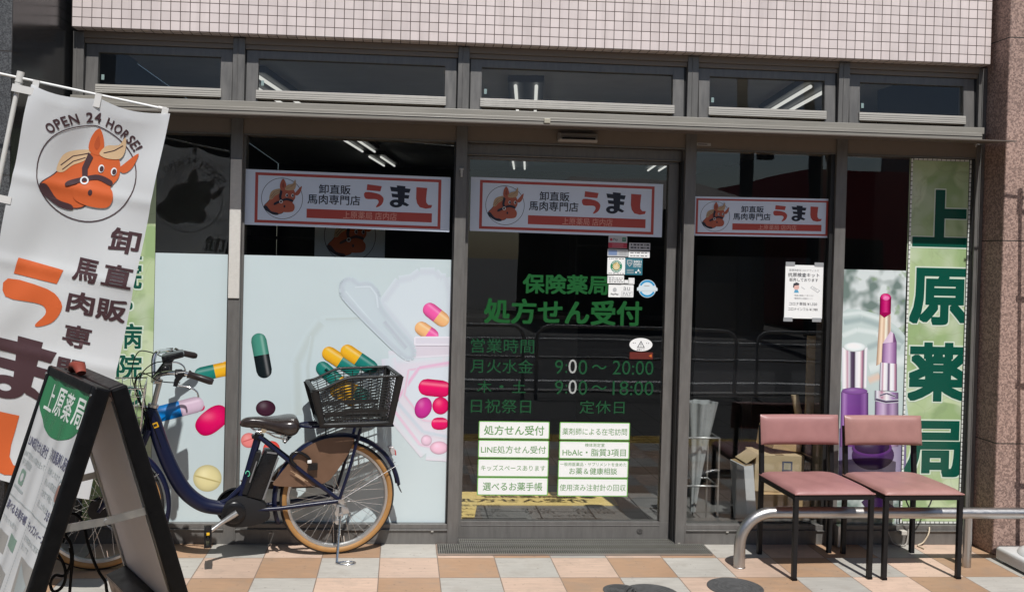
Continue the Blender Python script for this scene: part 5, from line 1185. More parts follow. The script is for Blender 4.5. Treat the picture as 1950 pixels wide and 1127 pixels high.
def wheel(cx, cz, Rt, name='wheel'):
    tr = 0.0205; w = MB(); n1, n2 = 72, 16; mid = Rt-tr; vs = []; fs = []
    for i in range(n1):
        a = 2*math.pi*i/n1
        for j in range(n2):
            b = 2*math.pi*j/n2; q = mid+tr*math.cos(b); vs.append((cx+q*math.cos(a), tr*0.95*math.sin(b), cz+q*math.sin(a)))
    for i in range(n1):
        for j in range(n2): fs.append((i*n2+j, ((i+1) % n1)*n2+j, ((i+1) % n1)*n2+(j+1) % n2, i*n2+(j+1) % n2))
    w.add(vs, fs); w.m = [0 if math.cos(2*math.pi*(k % n2+0.5)/n2) > 0.26 else 1 for k in range(len(fs))]
    ty = root(name, (0, 0, 0), local=True); ty.parent = bk
    t_ = w.build('tyre', [RUB, TAN], ty, smooth=60)
    r = MB(); ro, ri, hw = mid-tr*0.80, mid-tr*0.80-0.018, 0.0125
    sec = [(ro, -hw), (ro, hw), (ri+0.006, hw), (ri, 0.004), (ri, -0.004), (ri+0.006, -hw)]; k = len(sec); vs = []
    for i in range(n1):
        a = 2*math.pi*i/n1
        vs += [(cx+q*math.cos(a), y, cz+q*math.sin(a)) for q, y in sec]
    r.add(vs, [(i*k+j, i*k+(j+1) % k, ((i+1) % n1)*k+(j+1) % k, ((i+1) % n1)*k+j) for i in range(n1) for j in range(k)])
    r.build('rim', M['alu'], ty, smooth=35)
    h = MB(); h.cyl((cx, -0.055, cz), (cx, 0.055, cz), 0.007, 12); h.cyl((cx, -0.03, cz), (cx, 0.03, cz), 0.014, 20)
    for s_ in (-1, 1): h.cyl((cx, s_*0.028, cz), (cx, s_*0.032, cz), 0.028 if cx < 0.5 else 0.05, 24)
    h.build('hub', M['alu'] if cx < 0.5 else BM, ty, smooth=35)
    sp = MB(); ns = 36; hr = 0.025 if cx < 0.5 else 0.046
    for i in range(ns):
        a = 2*math.pi*(i+0.3)/ns; sd = -1 if i % 2 else 1; off = R(62)*(1 if (i//2) % 2 else -1)
        sp.cyl((cx+hr*math.cos(a+off), sd*0.030, cz+hr*math.sin(a+off)), (cx+ri*math.cos(a), sd*0.003, cz+ri*math.sin(a)), 0.00105, 5)
    tag(sp.build('spokes', SPK, ty, smooth=60))
    v = MB(); a = R(-100); v.cyl((cx+ri*math.cos(a), 0, cz+ri*math.sin(a)), (cx+(ri-0.035)*math.cos(a), 0, cz+(ri-0.035)*math.sin(a)), 0.0035, 8); v.build('valve', M['chrome'], ty, smooth=40)
    return ty
RC, FC = (0.0, 0.302), (1.170, 0.303)
wheel(*RC, 0.302); wheel(*FC, 0.303)
def fender(c, r, a0, a1, w, name, mt, n=40):
    sec = [(-0.010, -w), (0.004, -w*0.72), (0.010, -w*0.3), (0.0115, 0), (0.010, w*0.3), (0.004, w*0.72), (-0.010, w)]; k = len(sec)
    def f(u, v):
        a = R(a0+(a1-a0)*u); i = v*(k-1); q = sec[int(round(i))]; rr_ = r+q[0]
        return Vector((c[0]+rr_*math.cos(a), q[1], c[1]+rr_*math.sin(a)))
    m = MB(); m.grid(f, n, k-1); o = m.build(name, mt, bk, smooth=60, fixn=False)
    sol = o.modifiers.new('thick', 'SOLIDIFY'); sol.thickness = 0.0015
    return o
fd = fender(RC, 0.327, -22, 171, 0.027, 'mudguard', M['navy'])
fd2 = fender(FC, 0.324, 38, 196, 0.026, 'mudguard', M['navy'])
m = MB(); a = R(171); e = Vector((0.327*math.cos(a), 0, 0.302+0.327*math.sin(a)))
m.add([e+Vector((0, -0.026, 0)), e+Vector((0, 0.026, 0)), e+Vector((-0.018, 0.022, -0.04)), e+Vector((-0.018, -0.022, -0.04)), e+Vector((0.003, -0.026, 0)), e+Vector((0.003, 0.026, 0)), e+Vector((-0.014, 0.022, -0.04)), e+Vector((-0.014, -0.022, -0.04))],
      [(0, 1, 2, 3), (4, 7, 6, 5), (0, 4, 5, 1), (1, 5, 6, 2), (2, 6, 7, 3), (3, 7, 4, 0)]); m.build('mud_flap', BP, fd)
# frame
m = MB()
dt = spl([(0.948, 0, 0.790), (0.925, 0, 0.735), (0.889, 0, 0.617), (0.835, 0, 0.484), (0.770, 0, 0.372), (0.690, 0, 0.303), (0.610, 0, 0.278), (0.525, 0, 0.268)], 5, False)
m.tube(dt, [0.032 + 0.006*math.sin(i/len(dt)*3.1) for i in range(len(dt))], 18)
fr_ = m.build('down_tube', M['navy'], bk, smooth=60)
m = MB(); m.cyl((0.885, 0.034, 0.60), (0.886, 0.034, 0.60), 0.001, 6)
m = MB(); m.tube([(0.960, 0, 0.665), (0.928, 0, 0.808)], 0.0235, 18); m.build('head_tube', M['navy'], bk, smooth=60)
m = MB(); m.tube([(0.508, 0, 0.275), (0.414, 0, 0.640)], 0.019, 16); m.build('seat_tube', M['navy'], bk, smooth=60)
m = MB(); m.tube([(0.640, 0, 0.285), (0.560, 0, 0.312), (0.475, 0, 0.395)], 0.014, 12); m.build('gusset_tube', M['navy'], bk, smooth=60)
m = MB(); m.cyl((0.415, 0, 0.622), (0.409, 0, 0.650), 0.024, 18); m.cyl((0.440, -0.018, 0.637), (0.440, 0.022, 0.637), 0.009, 12); m.build('seat_clamp', BP, bk, smooth=40)
for s_ in (-1, 1):
    m = MB(); m.tube([(0.415, s_*0.022, 0.640), (0.30, s_*0.040, 0.545), (0.18, s_*0.052, 0.445), (0.0, s_*0.060, 0.302)], 0.0105, 12); m.build('seat_stay', M['navy'], bk, smooth=60)
    m = MB(); m.tube([(0.50, s_*0.030, 0.262), (0.30, s_*0.045, 0.270), (0.0, s_*0.062, 0.298)], 0.0115, 12); m.build('chain_stay', M['navy'], bk, smooth=60)
    m = MB(); m.tube([(0.946, s_*0.030, 0.690), (0.975, s_*0.046, 0.610), (1.03, s_*0.052, 0.500), (1.105, s_*0.053, 0.390), (1.170, s_*0.056, 0.303)], [0.016, 0.0145, 0.013, 0.011, 0.010], 12); m.build('fork_blade', M['navy'], bk, smooth=60)
    m = MB(); m.add([Vector((x, s_*0.062-0.0025, z)) for x, z in ((0.02, 0.315), (-0.022, 0.305), (-0.03, 0.265), (0.0, 0.245), (0.035, 0.285))]+[Vector((x, s_*0.062+0.0025, z)) for x, z in ((0.02, 0.315), (-0.022, 0.305), (-0.03, 0.265), (0.0, 0.245), (0.035, 0.285))],
        [(0, 1, 2, 3, 4), (9, 8, 7, 6, 5)]+[(i, (i+1) % 5, (i+1) % 5+5, i+5) for i in range(5)]); m.cyl((0, s_*0.064, 0.302), (0, s_*0.082, 0.302), 0.010, 6); m.build('dropout', M['alu'], bk, smooth=30)
    m = MB(); m.tube([(0.0, s_*0.070, 0.310), (-0.045, s_*0.075, 0.46), (-0.100, s_*0.068, 0.675)], 0.0085, 10); m.build('rack_strut', M['navy'], bk, smooth=60)
    m = MB(); m.tube([(-0.01, s_*0.068, 0.306), (-0.312, s_*0.030, 0.466)], 0.0023, 8); m.build('fender_stay', M['chrome'], bk, smooth=60)
    m = MB(); m.tube([(1.170, s_*0.060, 0.305), (0.895, s_*0.028, 0.47)], 0.0023, 8); m.build('fender_stay', M['chrome'], bk, smooth=60)
    pl = [(x, s_*0.046, z) for x, z in spl([(0.335, 0.392), (0.318, 0.430), (0.288, 0.470), (0.235, 0.532), (0.165, 0.588), (0.080, 0.622), (-0.010, 0.628), (-0.072, 0.618), (-0.062, 0.585), (-0.035, 0.525), (0.02, 0.445), (0.075, 0.392), (0.20, 0.378)], 4)]
    m = MB(); m.prism(pl, (0, s_*0.0022, 0)); m.build('skirt_guard', BRG, bk, smooth=40)
# rear rack
m = MB(); w = 0.062; zr_ = 0.684
lp = [(-0.275, -w, zr_), (-0.275, w, zr_)] + [(0.13+0.085*math.sin(R(t))*1.0, w*math.cos(R(t)), zr_+0.004) for t in range(0, 181, 15)]
m.tube(lp, 0.0065, 10, 0, True)
for y in (-0.022, 0.022): m.cyl((-0.272, y, zr_), (0.20, y, zr_+0.003), 0.0045, 10)
for x in (-0.2, -0.05, 0.1): m.cyl((x, -w, zr_), (x, w, zr_), 0.004, 8)
m.build('rear_rack', M['navy'], bk, smooth=60)
m = MB(); m.tube([(0.285, 0.0, 0.598), (0.245, 0.0, 0.640), (0.205, 0.0, 0.680)], 0.0085, 12); m.build('rack_stay', M['navy'], bk, smooth=60)
m = MB(); m.cyl((0.07, 0, 0.628), (0.07, 0, 0.682), 0.004, 8); m.cyl((-0.115, 0.0, 0.632), (-0.115, 0.0, 0.682), 0.004, 8); m.build('rack_bracket', BP, bk, smooth=60)
# rear basket: moulded mesh box
def bs(u, v, side):
    """u 0 front .. 1 rear, v 0 bottom .. 1 rim"""
    x = (0.105+0.050*v)+((-0.242-0.040*v)-(0.105+0.050*v))*u
    t = max(0.0, min(1.0, u/0.42)); t = t*t*(3-2*t); ztop = 0.892+0.060*t+0.010*u
    return Vector((x, side*(0.130+0.030*v), 0.706+(ztop-0.706)*v))
def bar(m, a, b, w, t, nrm):
    d = (b-a); L = d.length; d.normalize(); s_ = d.cross(nrm).normalized()*w/2; q = nrm*t/2
    m.add([a-s_-q, a+s_-q, b+s_-q, b-s_-q, a-s_+q, a+s_+q, b+s_+q, b-s_+q], [(0, 3, 2, 1), (4, 5, 6, 7), (0, 1, 5, 4), (1, 2, 6, 5), (2, 3, 7, 6), (3, 0, 4, 7)])
m = MB()
for side in (-1, 1):
    nr = Vector((0, side, -0.12)).normalized()
    for i in range(1, 9):
        u = i/9
        for k in range(6): bar(m, bs(u, 0.08+0.145*k, side), bs(u, 0.08+0.145*(k+1), side), 0.0042, 0.003, nr)
    for j in range(1, 17):
        v = j/17
        wv = 0.0043 if j != 5 else 0.018
        pts = [bs(0.06+0.88*i/12, v, side) for i in range(13)]
        for a_, b_ in zip(pts[:-1], pts[1:]): bar(m, a_, b_, wv, 0.0028, nr)
for u in (0.0, 1.0):
    for j in range(1, 15):
        v = j/15; a_, b_ = bs(u, v, -1), bs(u, v, 1); a_.y += 0.01; b_.y -= 0.01; bar(m, a_, b_, 0.004, 0.0028, Vector((1, 0, 0)))
    for i in range(1, 8):
        t = i/8; a_ = bs(u, 0.05, -1).lerp(bs(u, 0.05, 1), t); b_ = bs(u, 0.97, -1).lerp(bs(u, 0.97, 1), t); bar(m, a_, b_, 0.0035, 0.0028, Vector((1, 0, 0)))
for i in range(13):
    t = i/12; a_ = bs(t, 0, -1); b_ = bs(t, 0, 1); bar(m, a_, b_, 0.008 if i % 4 == 0 else 0.003, 0.003, Vector((0, 0, 1)))
for i in range(9):
    t = i/8; a_ = bs(0, 0, -1).lerp(bs(0, 0, 1), t); b_ = bs(1, 0, -1).lerp(bs(1, 0, 1), t); bar(m, a_, b_, 0.004, 0.003, Vector((0, 0, 1)))
bsk = m.build('rear_basket', DBG, bk)
rim = [bs(i/24, 1, 1) for i in range(25)]+[bs(1, 1, 1).lerp(bs(1, 1, -1), i/8) for i in range(1, 8)]+[bs(1-i/24, 1, -1) for i in range(25)]+[bs(0, 1, -1).lerp(bs(0, 1, 1), i/8) for i in range(1, 8)]
m = MB(); m.tube(rim, 0.0125, 10, 0, True, 0.62); m.build('basket_rim', DBG, bsk, smooth=60)
m = MB()
for u in (0.0, 1.0):
    for side in (-1, 1): m = MB(); m.tube([bs(u, v/4, side) for v in range(5)], [0.016, 0.017, 0.018, 0.019, 0.020], 8, 0, False, 0.5); m.build('basket_corner', DBG, bsk, smooth=60)

bot = [bs(i/8, 0.03, 1) for i in range(9)]+[bs(1, 0.03, 1).lerp(bs(1, 0.03, -1), 0.5)]+[bs(1-i/8, 0.03, -1) for i in range(9)]+[bs(0, 0.03, -1).lerp(bs(0, 0.03, 1), 0.5)]
m = MB(); m.tube(bot, 0.016, 10, 0, True, 0.8); m.build('basket_skirt', DBG, bsk, smooth=60)
# front wire basket
m = MB()
def fb(u, v, s_): return Vector((0.985+0.05*(1-v)*0+(0.20+0.08*v)*u-0.02*v, s_*(0.12+0.045*v), 0.665+0.255*v))
wr = 0.0019
for v in (0.0, 0.22, 0.44, 0.66, 0.84, 1.0):
    m.tube([fb(0, v, -1), fb(1, v, -1), fb(1, v, 1), fb(0, v, 1)], wr if v < 1 else 0.0035, 6, 0, True)
for i in range(8):
    for s_ in (-1, 1): m.cyl(fb(i/7, 0, s_), fb(i/7, 1, s_), wr, 6)
for u in (0, 1):
    for i in range(1, 8):
        t = i/8; m.cyl(fb(u, 0, -1).lerp(fb(u, 0, 1), t), fb(u, 1, -1).lerp(fb(u, 1, 1), t), wr, 6)
for i in range(8): m.cyl(fb(i/7, 0, -1), fb(i/7, 0, 1), wr, 6)
m.build('front_basket', M['chrome'], bk, smooth=60)
m = MB(); m.tube([(0.985, 0, 0.80), (0.955, 0, 0.80)], 0.010, 8); m.tube([(1.06, 0, 0.66), (1.17, 0.06, 0.31)], 0.004, 8); m.build('basket_stay', M['chrome'], bk, smooth=60)
# seat post, saddle
m = MB(); m.tube([(0.412, 0, 0.64), (0.394, 0, 0.700)], 0.0135, 16); m.build('seat_post', M['chrome'], bk, smooth=60)
sec = [(0.508, .706, .698, .010), (0.500, .722, .690, .020), (0.470, .735, .684, .030), (0.430, .737, .681, .036), (0.385, .734, .674, .048), (0.340, .733, .660, .074), (0.295, .738, .645, .097), (0.255, .741, .640, .103), (0.228, .735, .652, .095), (0.214, .714, .676, .070), (0.212, .700, .690, .03)]
ss = spl(sec, 4, False)
def sad(u, v):
    q = ss[min(len(ss)-1, int(round(u*(len(ss)-1))))]; t = v*2*math.pi; zc = (q[1]+q[2])/2; c, s_ = math.cos(t), math.sin(t)
    cc = math.copysign(abs(c)**0.72, c); sz = math.copysign(abs(s_)**0.72, s_)
    z = zc+(q[1]-zc)*sz
    if s_ > 0: z -= 0.0
    return Vector((q[0], q[3]*cc, z))
m = MB(); m.grid(sad, len(ss)-1, 24); sd_ = m.build('saddle', BRN_S, bk, smooth=80)
m = MB()
for s_ in (-1, 1):
    m.tube(spl([(0.455, s_*0.012, 0.684), (0.43, s_*0.02, 0.668), (0.39, s_*0.024, 0.664), (0.34, s_*0.03, 0.655), (0.28, s_*0.05, 0.648)], 4, False), 0.0032, 8)
    q = [(0.285+0.013*math.cos(t*0.9), s_*0.058+0.013*math.sin(t*0.9), 0.618+t*0.0012) for t in range(0, 30)]; m.tube(q, 0.0025, 6)
m.tube([(0.39, -0.03, 0.672), (0.39, 0.03, 0.672)], 0.014, 12)
m.tube([(0.39, 0.0, 0.664), (0.33, 0.0, 0.630), (0.285, 0.0, 0.617)], 0.004, 8)
m.build('saddle_rails', M['chrome'], sd_, smooth=60)
# battery and drive unit
m = MB(); m.prism([(0.383, -0.042, 0.572), (0.309, -0.042, 0.560), (0.392, -0.042, 0.313), (0.470, -0.042, 0.336)], (0, 0.084, 0)); bt = m.build('battery', BP, bk, bevel=0.008, smooth=40)
m = MB()
m.prism([(0.318, 0.0425, 0.535), (0.311, 0.0425, 0.533), (0.384, 0.0425, 0.318), (0.391, 0.0425, 0.320)], (0, 0.002, 0)); m.prism([(0.372, 0.0425, 0.566), (0.322, 0.0425, 0.558), (0.324, 0.0425, 0.550), (0.374, 0.0425, 0.558)], (0, 0.002, 0)); m.build('battery_trim', mat('grey_trim', (0.16, 0.16, 0.165), 0.35), bt)
m = MB(); m.prism([(0.425, -0.026, 0.565), (0.398, -0.026, 0.560), (0.462, -0.026, 0.335), (0.492, -0.026, 0.345)], (0, 0.052, 0)); m.build('battery_holder', BM, bk, bevel=0.005)
m = MB(); m.prism([(0.425, 0.0262, 0.515), (0.419, 0.0262, 0.513), (0.452, 0.0262, 0.405), (0.458, 0.0262, 0.407)], (0, 0.003, 0)); m.build('holder_trim', mat('grey_trim', (0.16, 0.16, 0.165), 0.35), bt)
m = MB(); m.tube([(0.466+0.010*math.cos(t), 0.0285, 0.452+0.014*math.sin(t)) for t in [R(k*20) for k in range(14)]], 0.0022, 6); m.build('mark', mat('mint_mark', (0.10, 0.55, 0.33), 0.4), bt)
m = MB(); m.prism([(x, -0.050, z) for x, z in spl([(0.500, 0.338), (0.430, 0.322), (0.385, 0.300), (0.352, 0.252), (0.362, 0.212), (0.430, 0.190), (0.515, 0.184), (0.575, 0.205), (0.592, 0.255), (0.565, 0.312)], 3)], (0, 0.098, 0)); mo = m.build('drive_unit', BM, bk, bevel=0.006, smooth=40)
m = MB(); m.lathe([(0.056, 0.048), (0.056, 0.056), (0.050, 0.062), (0.030, 0.064)], (0.528, 0, 0.262), 32, 0, 'Y'); m.build('drive_cover', BP, mo, smooth=40)
m = MB(); m.lathe([(0.096, -0.062), (0.096, -0.056), (0.088, -0.054), (0.086, -0.062)], (0.522, 0, 0.264), 40, 0, 'Y'); m.lathe([(0.05, -0.066), (0.05, -0.060)], (0.522, 0, 0.264), 24, 0, 'Y'); m.build('chainring_guard', BP, bk, smooth=40)
m = MB(); m.prism([(0.50, -0.075, 0.395), (0.10, -0.075, 0.368), (0.02, -0.075, 0.345), (0.0, -0.075, 0.325), (0.10, -0.075, 0.338), (0.44, -0.075, 0.345)], (0, 0.016, 0)); m.build('chain_guard', mat('brown_chain_guard', (0.06, 0.032, 0.022), 0.4), bk, bevel=0.003)
for s_, a in ((1, 0), (-1, math.pi)):
    d0 = Vector((0.655-0.524, 0, 0.180-0.262)); d0 = d0 if s_ == 1 else -d0
    c0 = Vector((0.526, s_*0.070, 0.262)); c1 = c0+d0+Vector((0, s_*0.022, 0))
    m = MB(); m.tube([c0-d0*0.08, c0+d0*0.1, c0+d0*0.5, c1], [0.018, 0.0185, 0.0135, 0.013], 12, 0, False, 0.85); ck = m.build('crank', M['alu'], bk, smooth=50)
    m = MB(); pc = c1+Vector((0, s_*0.055, 0))
    m.box(pc.x-0.034, pc.x-0.022, pc.y-0.040, pc.y+0.040, pc.z-0.040, pc.z+0.040, 0, Matrix.Translation(pc) @ Matrix.Rotation(R(0), 4, 'Y') @ Matrix.Translation(-pc))
    m.box(pc.x+0.010, pc.x+0.018, pc.y-0.040, pc.y+0.040, pc.z-0.045, pc.z+0.045)
    m.box(pc.x-0.018, pc.x-0.010, pc.y-0.040, pc.y+0.040, pc.z-0.045, pc.z+0.045)
    for q in (-0.045, 0.033): m.box(pc.x-0.0098, pc.x+0.0098, pc.y-0.040, pc.y+0.040, pc.z+q, pc.z+q+0.012)
    m.cyl((pc.x, pc.y-0.05*1, pc.z), (pc.x, pc.y+0.042, pc.z), 0.0098, 12)
    m.f = m.f[6:]; m.m = m.m[6:]; m.f = m.f; pd = m.build('pedal', BP, ck, bevel=0.002)
    m = MB(); m.box(pc.x-0.008, pc.x+0.008, pc.y+0.0402, pc.y+0.043, pc.z+0.030, pc.z+0.043); m.build('reflector', mat('amber_reflector', (0.75, 0.45, 0.02), 0.2), pd) if False else None
    m = MB(); m.box(pc.x-0.007, pc.x+0.007, pc.y+0.0405, pc.y+0.0425, pc.z+0.020, pc.z+0.033); m.build('reflector', mat('amber_reflector', (0.75, 0.45, 0.02), 0.2), ck)
# stand, lock, lights
m = MB(); m.tube([(-0.004, 0.085, 0.276), (0.004, 0.110, 0.15), (0.020, 0.165, 0.012)], 0.0068, 12); m.tube(spl([(0.020, 0.165, 0.010), (-0.03, 0.155, 0.008), (-0.062, 0.165, 0.008), (-0.070, 0.185, 0.008), (-0.045, 0.200, 0.008), (0.0, 0.190, 0.008), (0.020, 0.168, 0.010)], 4, False), 0.0058, 10); m.build('kickstand', M['chrome'], bk, smooth=60)
m = MB(); m.prism([(0.012, 0.072, 0.285), (-0.045, 0.072, 0.262), (-0.050, 0.072, 0.236), (-0.020, 0.072, 0.232), (0.006, 0.072, 0.205), (0.026, 0.072, 0.235)], (0, 0.008, 0)); m.cyl((-0.005, 0.078, 0.235), (-0.005, 0.10, 0.235), 0.012, 12); m.cyl((0.012, 0.078, 0.200), (0.012, 0.102, 0.200), 0.014, 14); m.cyl((0.030, 0.07, 0.19), (-0.01, 0.10, 0.225), 0.006, 10); m.build('stand_bracket', M['alu'], bk, smooth=30, bevel=0.001)
m = MB(); m.tube([(0.205+0.052*math.cos(R(t))*0.9+0.02*math.sin(R(t)), 0.062, 0.520+0.040*math.sin(R(t))) for t in range(-40, 190, 20)], 0.008, 10); m.box(0.118, 0.165, 0.048, 0.075, 0.468, 0.500); lk = m.build('ring_lock', BP, bk, smooth=50)
m = MB(); m.box(0.150, 0.172, 0.0755, 0.082, 0.505, 0.522); m.build('lock_key', mat('white_key', (0.7, 0.7, 0.68), 0.4), lk, bevel=0.003)
m = MB(); m.prism([(-0.262, -0.018, 0.560), (-0.292, -0.018, 0.560), (-0.300, -0.018, 0.520), (-0.282, -0.018, 0.512)], (0, 0.036, 0), 0); tl = m.build('tail_light', [mat('clear_lens', (0.42, 0.40, 0.40), 0.15)], bk, bevel=0.004)
m = MB(); m.prism([(-0.296, -0.016, 0.540), (-0.302, -0.016, 0.540), (-0.306, -0.016, 0.514), (-0.300, -0.016, 0.514)], (0, 0.032, 0)); m.build('red_lens', mat('red_lens', (0.40, 0.02, 0.02), 0.15), tl)
m = MB(); m.tube([(0.255, 0.064, 0.468), (0.165, 0.064, 0.408)], 0.0015, 6); m.box(0.175, 0.235, 0.0625, 0.0645, 0.425, 0.437, 0, Matrix.Translation((0.205, 0.063, 0.431)) @ Matrix.Rotation(R(-35), 4, 'Y') @ Matrix.Translation((-0.205, -0.063, -0.431))); m.build('reflective_band', mat('tan_band', (0.40, 0.27, 0.17), 0.3), bk)
# handlebar and controls
m = MB(); m.tube([(0.928, 0, 0.800), (0.902, 0, 0.915), (0.897, 0, 0.938)], 0.0135, 16); m.cyl((0.93, 0, 0.80), (0.926, 0, 0.815), 0.026, 18); m.tube([(0.898, 0, 0.928), (0.930, 0, 0.930)], 0.016, 14); m.build('stem', M['alu'], bk, smooth=50)
hb = spl([(0.655, 0.285, 0.968), (0.745, 0.275, 1.000), (0.830, 0.235, 1.005), (0.895, 0.16, 0.985), (0.925, 0.065, 0.945), (0.930, 0.0, 0.930), (0.930, -0.045, 0.955), (0.932, -0.07, 1.030), (0.915, -0.105, 1.058), (0.870, -0.20, 1.052), (0.800, -0.275, 1.030), (0.735, -0.300, 1.012)], 6, False)
m = MB(); m.tube(hb, 0.0112, 14); hbar = m.build('handlebar', M['chrome'], bk, smooth=60)
for p0, p1 in (((0.765, 0.272, 1.004), (0.652, 0.286, 0.967)), ((0.835, -0.255, 1.041), (0.728, -0.302, 1.010))):
    p0, p1 = Vector(p0), Vector(p1); m = MB(); m.tube([p0, p0.lerp(p1, .06), p0.lerp(p1, .12), p0.lerp(p1, .5), p0.lerp(p1, .9), p0.lerp(p1, 1.02)], [0.020, 0.020, 0.0155, 0.0165, 0.0175, 0.013], 14); m.build('grip', mat('dark_brown_grip', (0.020, 0.014, 0.013), 0.3), hbar, smooth=60)
for sg, a0 in ((1, Vector((0.795, 0.258, 1.002))), (-1, Vector((0.86, -0.225, 1.045)))):
    m = MB(); m.tube([a0+Vector((0.0, 0, 0.0)), a0+Vector((0.02, 0, -0.03)), a0+Vector((0.028, sg*0.005, -0.058))], [0.016, 0.012, 0.009], 10); m.tube([a0+Vector((0.018, 0, 0)), a0+Vector((-0.018, 0, 0.003))], 0.0165, 12); m.build('lever_bracket', BP, hbar, smooth=50)
    m = MB(); m.tube(spl([tuple(a0+Vector(q)) for q in ((0.020, 0.0, -0.052), (-0.01, sg*0.01, -0.056), (-0.045, sg*0.018, -0.063), (-0.072, sg*0.02, -0.082), (-0.080, sg*0.02, -0.108))], 4, False), 0.0058, 8, 0, False, 0.75); m.build('brake_lever', M['chrome'], hbar, smooth=60)
m = MB(); m.box(0.785, 0.890, -0.04, 0.06, 1.040, 1.070, 0, Matrix.Translation((0.84, 0, 1.05)) @ Matrix.Rotation(R(14), 4, 'Y') @ Matrix.Translation((-0.84, 0, -1.05))); m.build('display_unit', BP, hbar, bevel=0.007)
m = MB(); m.tube([(0.925, 0.0, 0.935), (0.880, 0.0, 1.0), (0.845, 0.0, 1.045)], 0.017, 12); m.build('display_stalk', BM, hbar, smooth=50)
for q in ((0.84, 0.88, 0.05, 0.11, 0.985, 1.03), (0.79, 0.825, 0.215, 0.255, 0.985, 1.02)): m = MB(); m.box(*q); m.build('switch_box', BM, hbar, bevel=0.005)
m = MB(); m.lathe([(0.02, 0.0), (0.02, 0.010), (0.014, 0.018), (0.004, 0.021)], (0.87, 0.13, 1.005), 18); m.build('bell', BP, hbar, smooth=50)
m = MB()
for k, (a0, pts) in enumerate((((0.80, 0.25, 0.96), [(0.89, 0.20, 0.96), (0.985, 0.09, 0.985), (1.015, 0.04, 0.90), (0.975, 0.028, 0.78), (0.955, 0.03, 0.62)]), ((0.86, -0.22, 1.0), [(0.95, -0.16, 1.05), (1.01, -0.06, 1.06), (1.03, -0.01, 0.95), (0.985, 0.0, 0.82), (0.95, 0.03, 0.70)]), ((0.80, 0.24, 1.0), [(0.90, 0.17, 1.00), (1.0, 0.10, 0.96), (0.99, 0.05, 0.84), (0.93, 0.036, 0.72), (0.885, 0.036, 0.60)]), ((0.84, 0.02, 1.03), [(0.93, 0.03, 1.02), (0.99, 0.03, 0.95), (0.965, 0.03, 0.83), (0.945, 0.03, 0.70)]))):
    m.tube(spl([a0]+pts, 5, False), 0.0027, 6)
m.build('cables', M['black_plastic'], bk, smooth=60)
m = MB(); q = Vector((0.915, 0.030, 0.715)); Mq = Matrix.Translation(q) @ Matrix.Rotation(R(20), 4, 'Y') @ Matrix.Translation(-q)
m.box(q.x-0.014, q.x+0.014, q.y+0.0035, q.y+0.006, q.z-0.013, q.z+0.013, 0, Mq); st = m.build('warning_tag', mat('amber_tag', (0.62, 0.33, 0.015), 0.35), bk)
m = MB(); m.box(q.x-0.008, q.x+0.008, q.y+0.0062, q.y+0.0068, q.z-0.006, q.z+0.007, 0, Mq); m.build('tag_mark', M['dark'], st)
DEC = mat('grey_decal', (0.13, 0.13, 0.15), 0.35)
pA, pB = Vector((0.908, 0.0335, 0.672)), Vector((0.862, 0.0355, 0.535)); ax = (pB-pA).normalized(); up_ = Vector((ax.z, 0, -ax.x))
if up_.x > 0: up_ = -up_
A = Art(lambda u, v, l: pA+ax*u-up_*(v-0.012)*1.0+Vector((0, 0.0008-(v-0.012)**2*14, 0))); A.text('BRIDGESTONE', 0.0, 0.135, 0.006, 0.022, DEC, 1, 0.03); A.build('frame_decal', bk)

# ------------------------------------------------------------------ inside the shop, seen through the glass
TUBE = emit_mat('lit_tube', (1.0, 0.99, 0.93), 0.75); FIX = mat('light_housing', (0.16, 0.16, 0.16), 0.5)
LA = R(-7.7)
def tube_light(x, y, L, label, tw=0.28):
    rt = root('ceiling_light', (x, y, 2.80)); tag(rt, label, 'ceiling light', 'twin tube lights on the shop ceiling')
    Mx = Matrix.Translation((x, y, 0)) @ Matrix.Rotation(LA, 4, 'Z') @ Matrix.Translation((-x, -y, 0))
    m = MB(); m.box(x-0.12, x+0.12, y-L/2, y+L/2, 2.755, 2.799, 0, Mx); m.build('housing', FIX, rt)
    for s_ in (-1, 1):
        m = MB(); m.cyl(Mx @ Vector((x+s_*0.07, y-L/2+0.03, 2.732)), Mx @ Vector((x+s_*0.07, y+L/2-0.03, 2.732)), 0.012, 10); m.build('tube', TUBE, rt, smooth=60)
lp = [(-1.19, 1.78, 'twin tube ceiling light seen low in the second transom window'), (0.66, 1.74, 'twin tube ceiling light seen through the transom over the door'), (2.54, 1.36, 'twin tube ceiling light seen as a slanting pair in the fourth transom'),
      (-0.71, 5.1, 'nearer of the two tube lights above the left shop banner'), (-0.50, 6.8, 'farther of the two tube lights above the left shop banner'), (1.22, 6.65, 'twin tube ceiling light above the banner on the door'), (2.93, 6.3, 'twin tube ceiling light deep behind the right banner')]
for x, y, lab in lp: tube_light(x, y, 1.2, lab)
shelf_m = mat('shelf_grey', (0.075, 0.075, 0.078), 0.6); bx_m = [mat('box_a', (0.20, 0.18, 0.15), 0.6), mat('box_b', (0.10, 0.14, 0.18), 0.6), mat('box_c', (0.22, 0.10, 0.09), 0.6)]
def shelf(x0, x1, y, label):
    rt = root('display_shelf', ((x0+x1)/2, y, 0)); tag(rt, label, 'shelf', 'dark shelves inside the shop')
    for z in (0.1, 0.5, 0.9, 1.3, 1.7): m = MB(); m.box(x0+0.021, x1-0.021, y, y+0.4, z, z+0.03); m.build('shelf_board', shelf_m, rt)
    for x in (x0, x1-0.02): m = MB(); m.box(x, x+0.02, y, y+0.4, 0, 1.8); m.build('side_panel', shelf_m, rt)
shelf(-1.9, -0.6, 4.9, 'dark shelf deep in the shop behind the wide pill poster'); shelf(1.7, 2.9, 5.2, 'dark shelf deep in the shop behind the right window')
